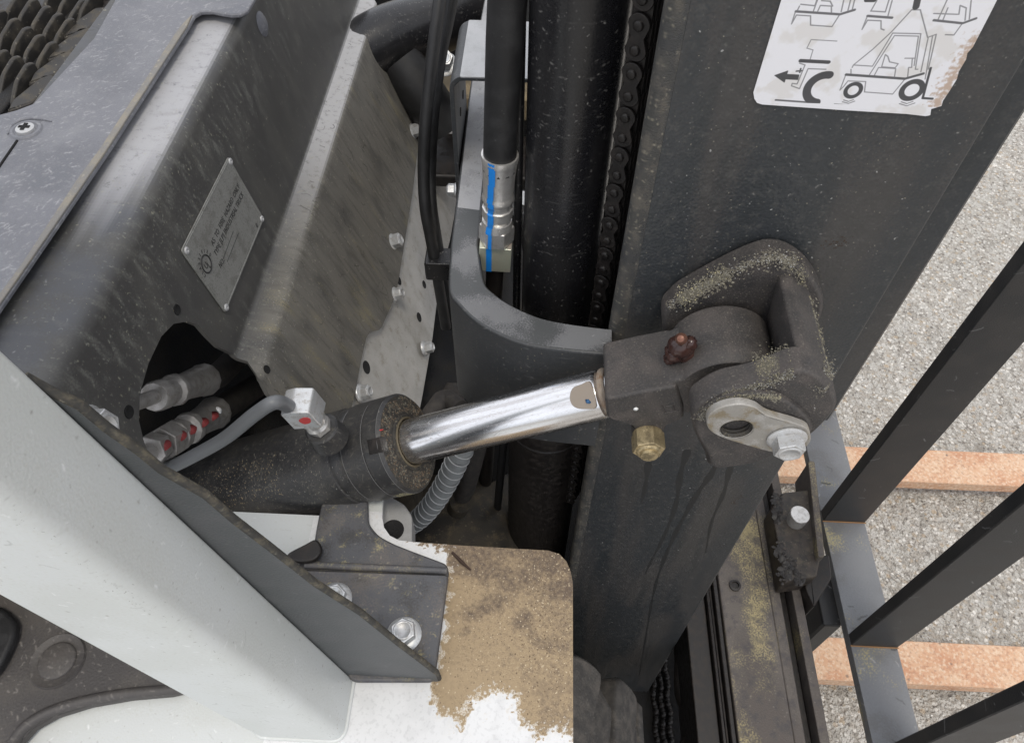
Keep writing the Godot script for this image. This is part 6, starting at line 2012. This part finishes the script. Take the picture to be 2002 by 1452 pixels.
# ---------------------------------------------------------------- pictogram label on the mast
func sticker() -> void:
	var a := 0.3996
	var W := 1024; var Hh := 768
	var to := func(cx: float, cy: float) -> Vector2:      # enlarged view of the label -> metres on the rail
		var p := pz(1460 + cx * 0.2398, cy * 0.2398, a)
		return Vector2(p.x, 1.75 - p.y)
	var A: Vector2 = to.call(60, 760)
	var lo := Vector2(A.x - 0.003, A.y - 0.145)
	var hi := Vector2(lo.x + 0.20, lo.y + 0.15)
	var ink := PackedFloat32Array()
	ink.resize(W * Hh)
	var px_m := W / (hi.x - lo.x)
	var seg := func(p: Vector2, q: Vector2, r: float, dark: float) -> void:
		p = (p - lo) * px_m; q = (q - lo) * px_m
		var x0 := maxi(int(minf(p.x, q.x) - r - 2), 0); var x1 := mini(int(maxf(p.x, q.x) + r + 2), W - 1)
		var y0 := maxi(int(minf(p.y, q.y) - r - 2), 0); var y1 := mini(int(maxf(p.y, q.y) + r + 2), Hh - 1)
		for yy in range(y0, y1 + 1):
			for xx in range(x0, x1 + 1):
				var c := Geometry2D.get_closest_point_to_segment(Vector2(xx, yy), p, q)
				var m := clampf(r + 0.5 - c.distance_to(Vector2(xx, yy)), 0, 1) * dark
				if m > ink[yy * W + xx]: ink[yy * W + xx] = m
	var G := 0.68
	var lines := [
		# the truck, lower right
		[1.8, G, [[860, 545], [870, 525], [1030, 395], [1180, 255], [1345, 75], [1415, 75], [1475, 300], [1545, 275], [1500, 480]]],
		[1.7, G, [[870, 525], [1025, 535], [1190, 265], [1420, 270], [1375, 560], [1395, 560]]], [1.7, G, [[1000, 605], [1205, 285], [1400, 290], [1365, 530]]],
		[1.7, G, [[850, 560], [850, 600]], ], [1.7, G, [[1040, 610], [1075, 545], [1215, 555], [1205, 620]]], [1.7, G, [[1130, 440], [1100, 540], [1210, 548], [1235, 515], [1165, 500], [1150, 455], [1130, 440]]],
		[1.7, G, [[1290, 470], [1370, 470]]], [1.7, G, [[1350, 475], [1345, 545], [1320, 545], [1312, 625]]],
		[1.7, G, [[1480, 300], [1420, 580]]], [1.7, G, [[1515, 290], [1455, 640]]], [1.7, G, [[1545, 280], [1480, 560]]],
		[4.0, 0.9, [[810, 603], [1290, 637], [1440, 595]]], [3.6, 0.95, [[1500, 550], [1435, 795], [1515, 800]]],
		[1.7, G, [[805, 610], [760, 730], [790, 700], [825, 655], [970, 660], [960, 745], [1190, 762], [1290, 640]]],
		[1.7, G, [[780, 825], [830, 838], [880, 820]]], [1.7, G, [[790, 810], [830, 822], [870, 808]]], [1.7, G, [[1245, 840], [1305, 858], [1370, 835]]], [1.7, G, [[1260, 825], [1305, 840], [1355, 822]]],
		[3.0, 0.85, [[715, 845], [1440, 895]]], [1.6, 0.9, [[1300, 875], [1300, 912]]],
		# front end with the arrow, lower left
		[1.4, G, [[735, 330], [525, 318], [490, 388], [540, 402], [515, 485]]], [5.5, 0.95, [[438, 490], [668, 502]]],
		[1.8, G, [[430, 510], [475, 525], [410, 680], [370, 675], [365, 695], [430, 718], [500, 555], [645, 560]]], [1.8, G, [[460, 560], [415, 670]]], [2.6, 0.9, [[405, 575], [450, 572]]], [2.6, 0.9, [[440, 555], [432, 585]]],
		[3.0, 0.85, [[235, 810], [545, 832]]],
		# the three small trucks, cut by the frame above
		[3.4, 0.85, [[400, 88], [760, 112], [880, 75]]], [1.8, G, [[395, 95], [365, 190], [405, 118], [520, 125], [520, 200], [695, 212], [755, 118]]], [1.8, G, [[440, 30], [555, 42], [590, -60]]], [1.8, G, [[430, 45], [415, 75]]], [1.8, G, [[540, 95], [585, -30]]], [1.8, G, [[575, 95], [600, 40], [690, 45], [690, 100]]], [1.8, G, [[610, 0], [680, 5], [700, 45]]], [1.8, G, [[790, 0], [770, 90]]], [1.8, G, [[850, -20], [825, 80]]], [1.8, G, [[885, -30], [860, 75]]],
		[3.4, 0.85, [[985, 125], [1185, 140]]], [1.8, G, [[980, 135], [940, 235], [985, 160], [1095, 165], [1095, 230], [1120, 240]]], [1.8, G, [[1010, 85], [1130, 92], [1170, -40]]], [1.8, G, [[1015, 80], [1060, 0]]], [1.8, G, [[1150, 130], [1185, 0]]],
		[3.4, 0.85, [[1525, 160], [1760, 185], [1870, 145]]], [1.8, G, [[1755, 190], [1690, 280], [1620, 278]]], [1.8, G, [[1525, 105], [1720, 112]]], [1.8, G, [[1560, 155], [1640, -20]]], [1.8, G, [[1600, 158], [1640, 60]]], [1.8, G, [[1730, 112], [1740, 40], [1790, 60]]], [1.8, G, [[1830, 0], [1815, 150]]], [1.8, G, [[1790, 60], [1780, 160]]],
		[9.0, 0.95, [[1400, -40], [1380, 50]]], [6.0, 0.95, [[975, -5], [1040, -5]]]]
	for L in lines:
		var pts: Array = L[2]
		for i in pts.size() - 1:
			seg.call(to.call(pts[i][0], pts[i][1]), to.call(pts[i + 1][0], pts[i + 1][1]), L[0], L[1])
	# wheels: rings, true circles on the label
	var ring := func(cx: float, cy: float, r: float, th: float, a0: float, a1: float) -> void:
		var c: Vector2 = to.call(cx, cy)
		var prev := Vector2.ZERO
		for i in 41:
			var an := lerpf(a0, a1, i / 40.0)
			var p := c + Vector2(cos(an), sin(an)) * r
			if i: seg.call(prev, p, th * px_m, 0.95)
			prev = p
	var rw: float = (to.call(945, 735) as Vector2).distance_to(to.call(790, 735)) / 2.0
	ring.call(868, 732, rw * 0.78, rw * 0.22, 0, TAU)
	rw = (to.call(1450, 730) as Vector2).distance_to(to.call(1245, 730)) / 2.0
	ring.call(1347, 730, rw * 0.78, rw * 0.22, 0, TAU)
	var cw: Vector2 = to.call(620, 720)
	rw = cw.distance_to(to.call(460, 715))
	ring.call(620, 720, rw * 0.78, rw * 0.21, deg_to_rad(95), deg_to_rad(275))
	# arrow
	var arrow := [to.call(230, 610), to.call(335, 570), to.call(325, 600), to.call(425, 605), to.call(415, 645), to.call(315, 640), to.call(305, 668)]
	for i in range(1, 24):
		var f := i / 24.0
		seg.call((arrow[1] as Vector2).lerp(arrow[6], f), (arrow[0] as Vector2), 1.6, 0.95)
		seg.call((arrow[2] as Vector2).lerp(arrow[5], f), (arrow[3] as Vector2).lerp(arrow[4], f), 1.6, 0.95)
	var n1 := noise(91, 0.008, W, Hh, 4); var n2 := noise(92, 0.05, W, Hh, 4)
	var cr := PackedFloat32Array(); var cg := PackedFloat32Array(); var cb := PackedFloat32Array(); var ro := PackedFloat32Array()
	cr.resize(W * Hh); cg.resize(W * Hh); cb.resize(W * Hh); ro.resize(W * Hh)
	# the edge it has torn along
	var t0: Vector2 = to.call(1490, 940); var t1: Vector2 = to.call(1860, 330)
	for i in W * Hh:
		var q := Vector2(i % W, i / W) / px_m + lo
		var c := Color(0.80, 0.80, 0.83)
		var dist := Geometry2D.get_closest_point_to_segment(q, t0, t1).distance_to(q)
		var s := smoothstep(0.5, 0.72, n1[i] / 255.0) * 0.35
		c = c.lerp(Color(0.56, 0.52, 0.44), s)
		c = c.lerp(Color(0.42, 0.27, 0.16), smoothstep(0.0062, 0.0, dist + (n2[i] - 128) * 0.00006) * 0.75)
		c = c.lerp(Color(0.035, 0.037, 0.042), ink[i])
		cr[i] = c.r; cg[i] = c.g; cb[i] = c.b; ro[i] = 0.35
	var m := mat([_image(cr, cg, cb, W, Hh), _grey(ro, W, Hh)], 0.0)
	uv_fit(m, lo, hi)
	var outline := []
	for q in [[300, -60], [55, 750], [62, 800], [85, 835], [125, 848], [800, 895], [1300, 925], [1460, 943], [1498, 935], [1505, 885], [1590, 860], [1600, 820], [1660, 730], [1715, 640], [1730, 580], [1790, 480], [1800, 430], [1845, 380], [1990, 100], [2070, -60]]:
		var p: Vector2 = to.call(q[0], q[1])
		outline.append(p)
	var mb := MB.new()
	mb.prism(PackedVector2Array(outline), Vector3(0, 1.75, -0.40), Vector3.RIGHT, Vector3.DOWN, Vector3.BACK, 0.0003, 0.0008, 0.0)
	single(mb, "warning_label", m, "white pictogram label with torn scorched corner on the mast", "label")
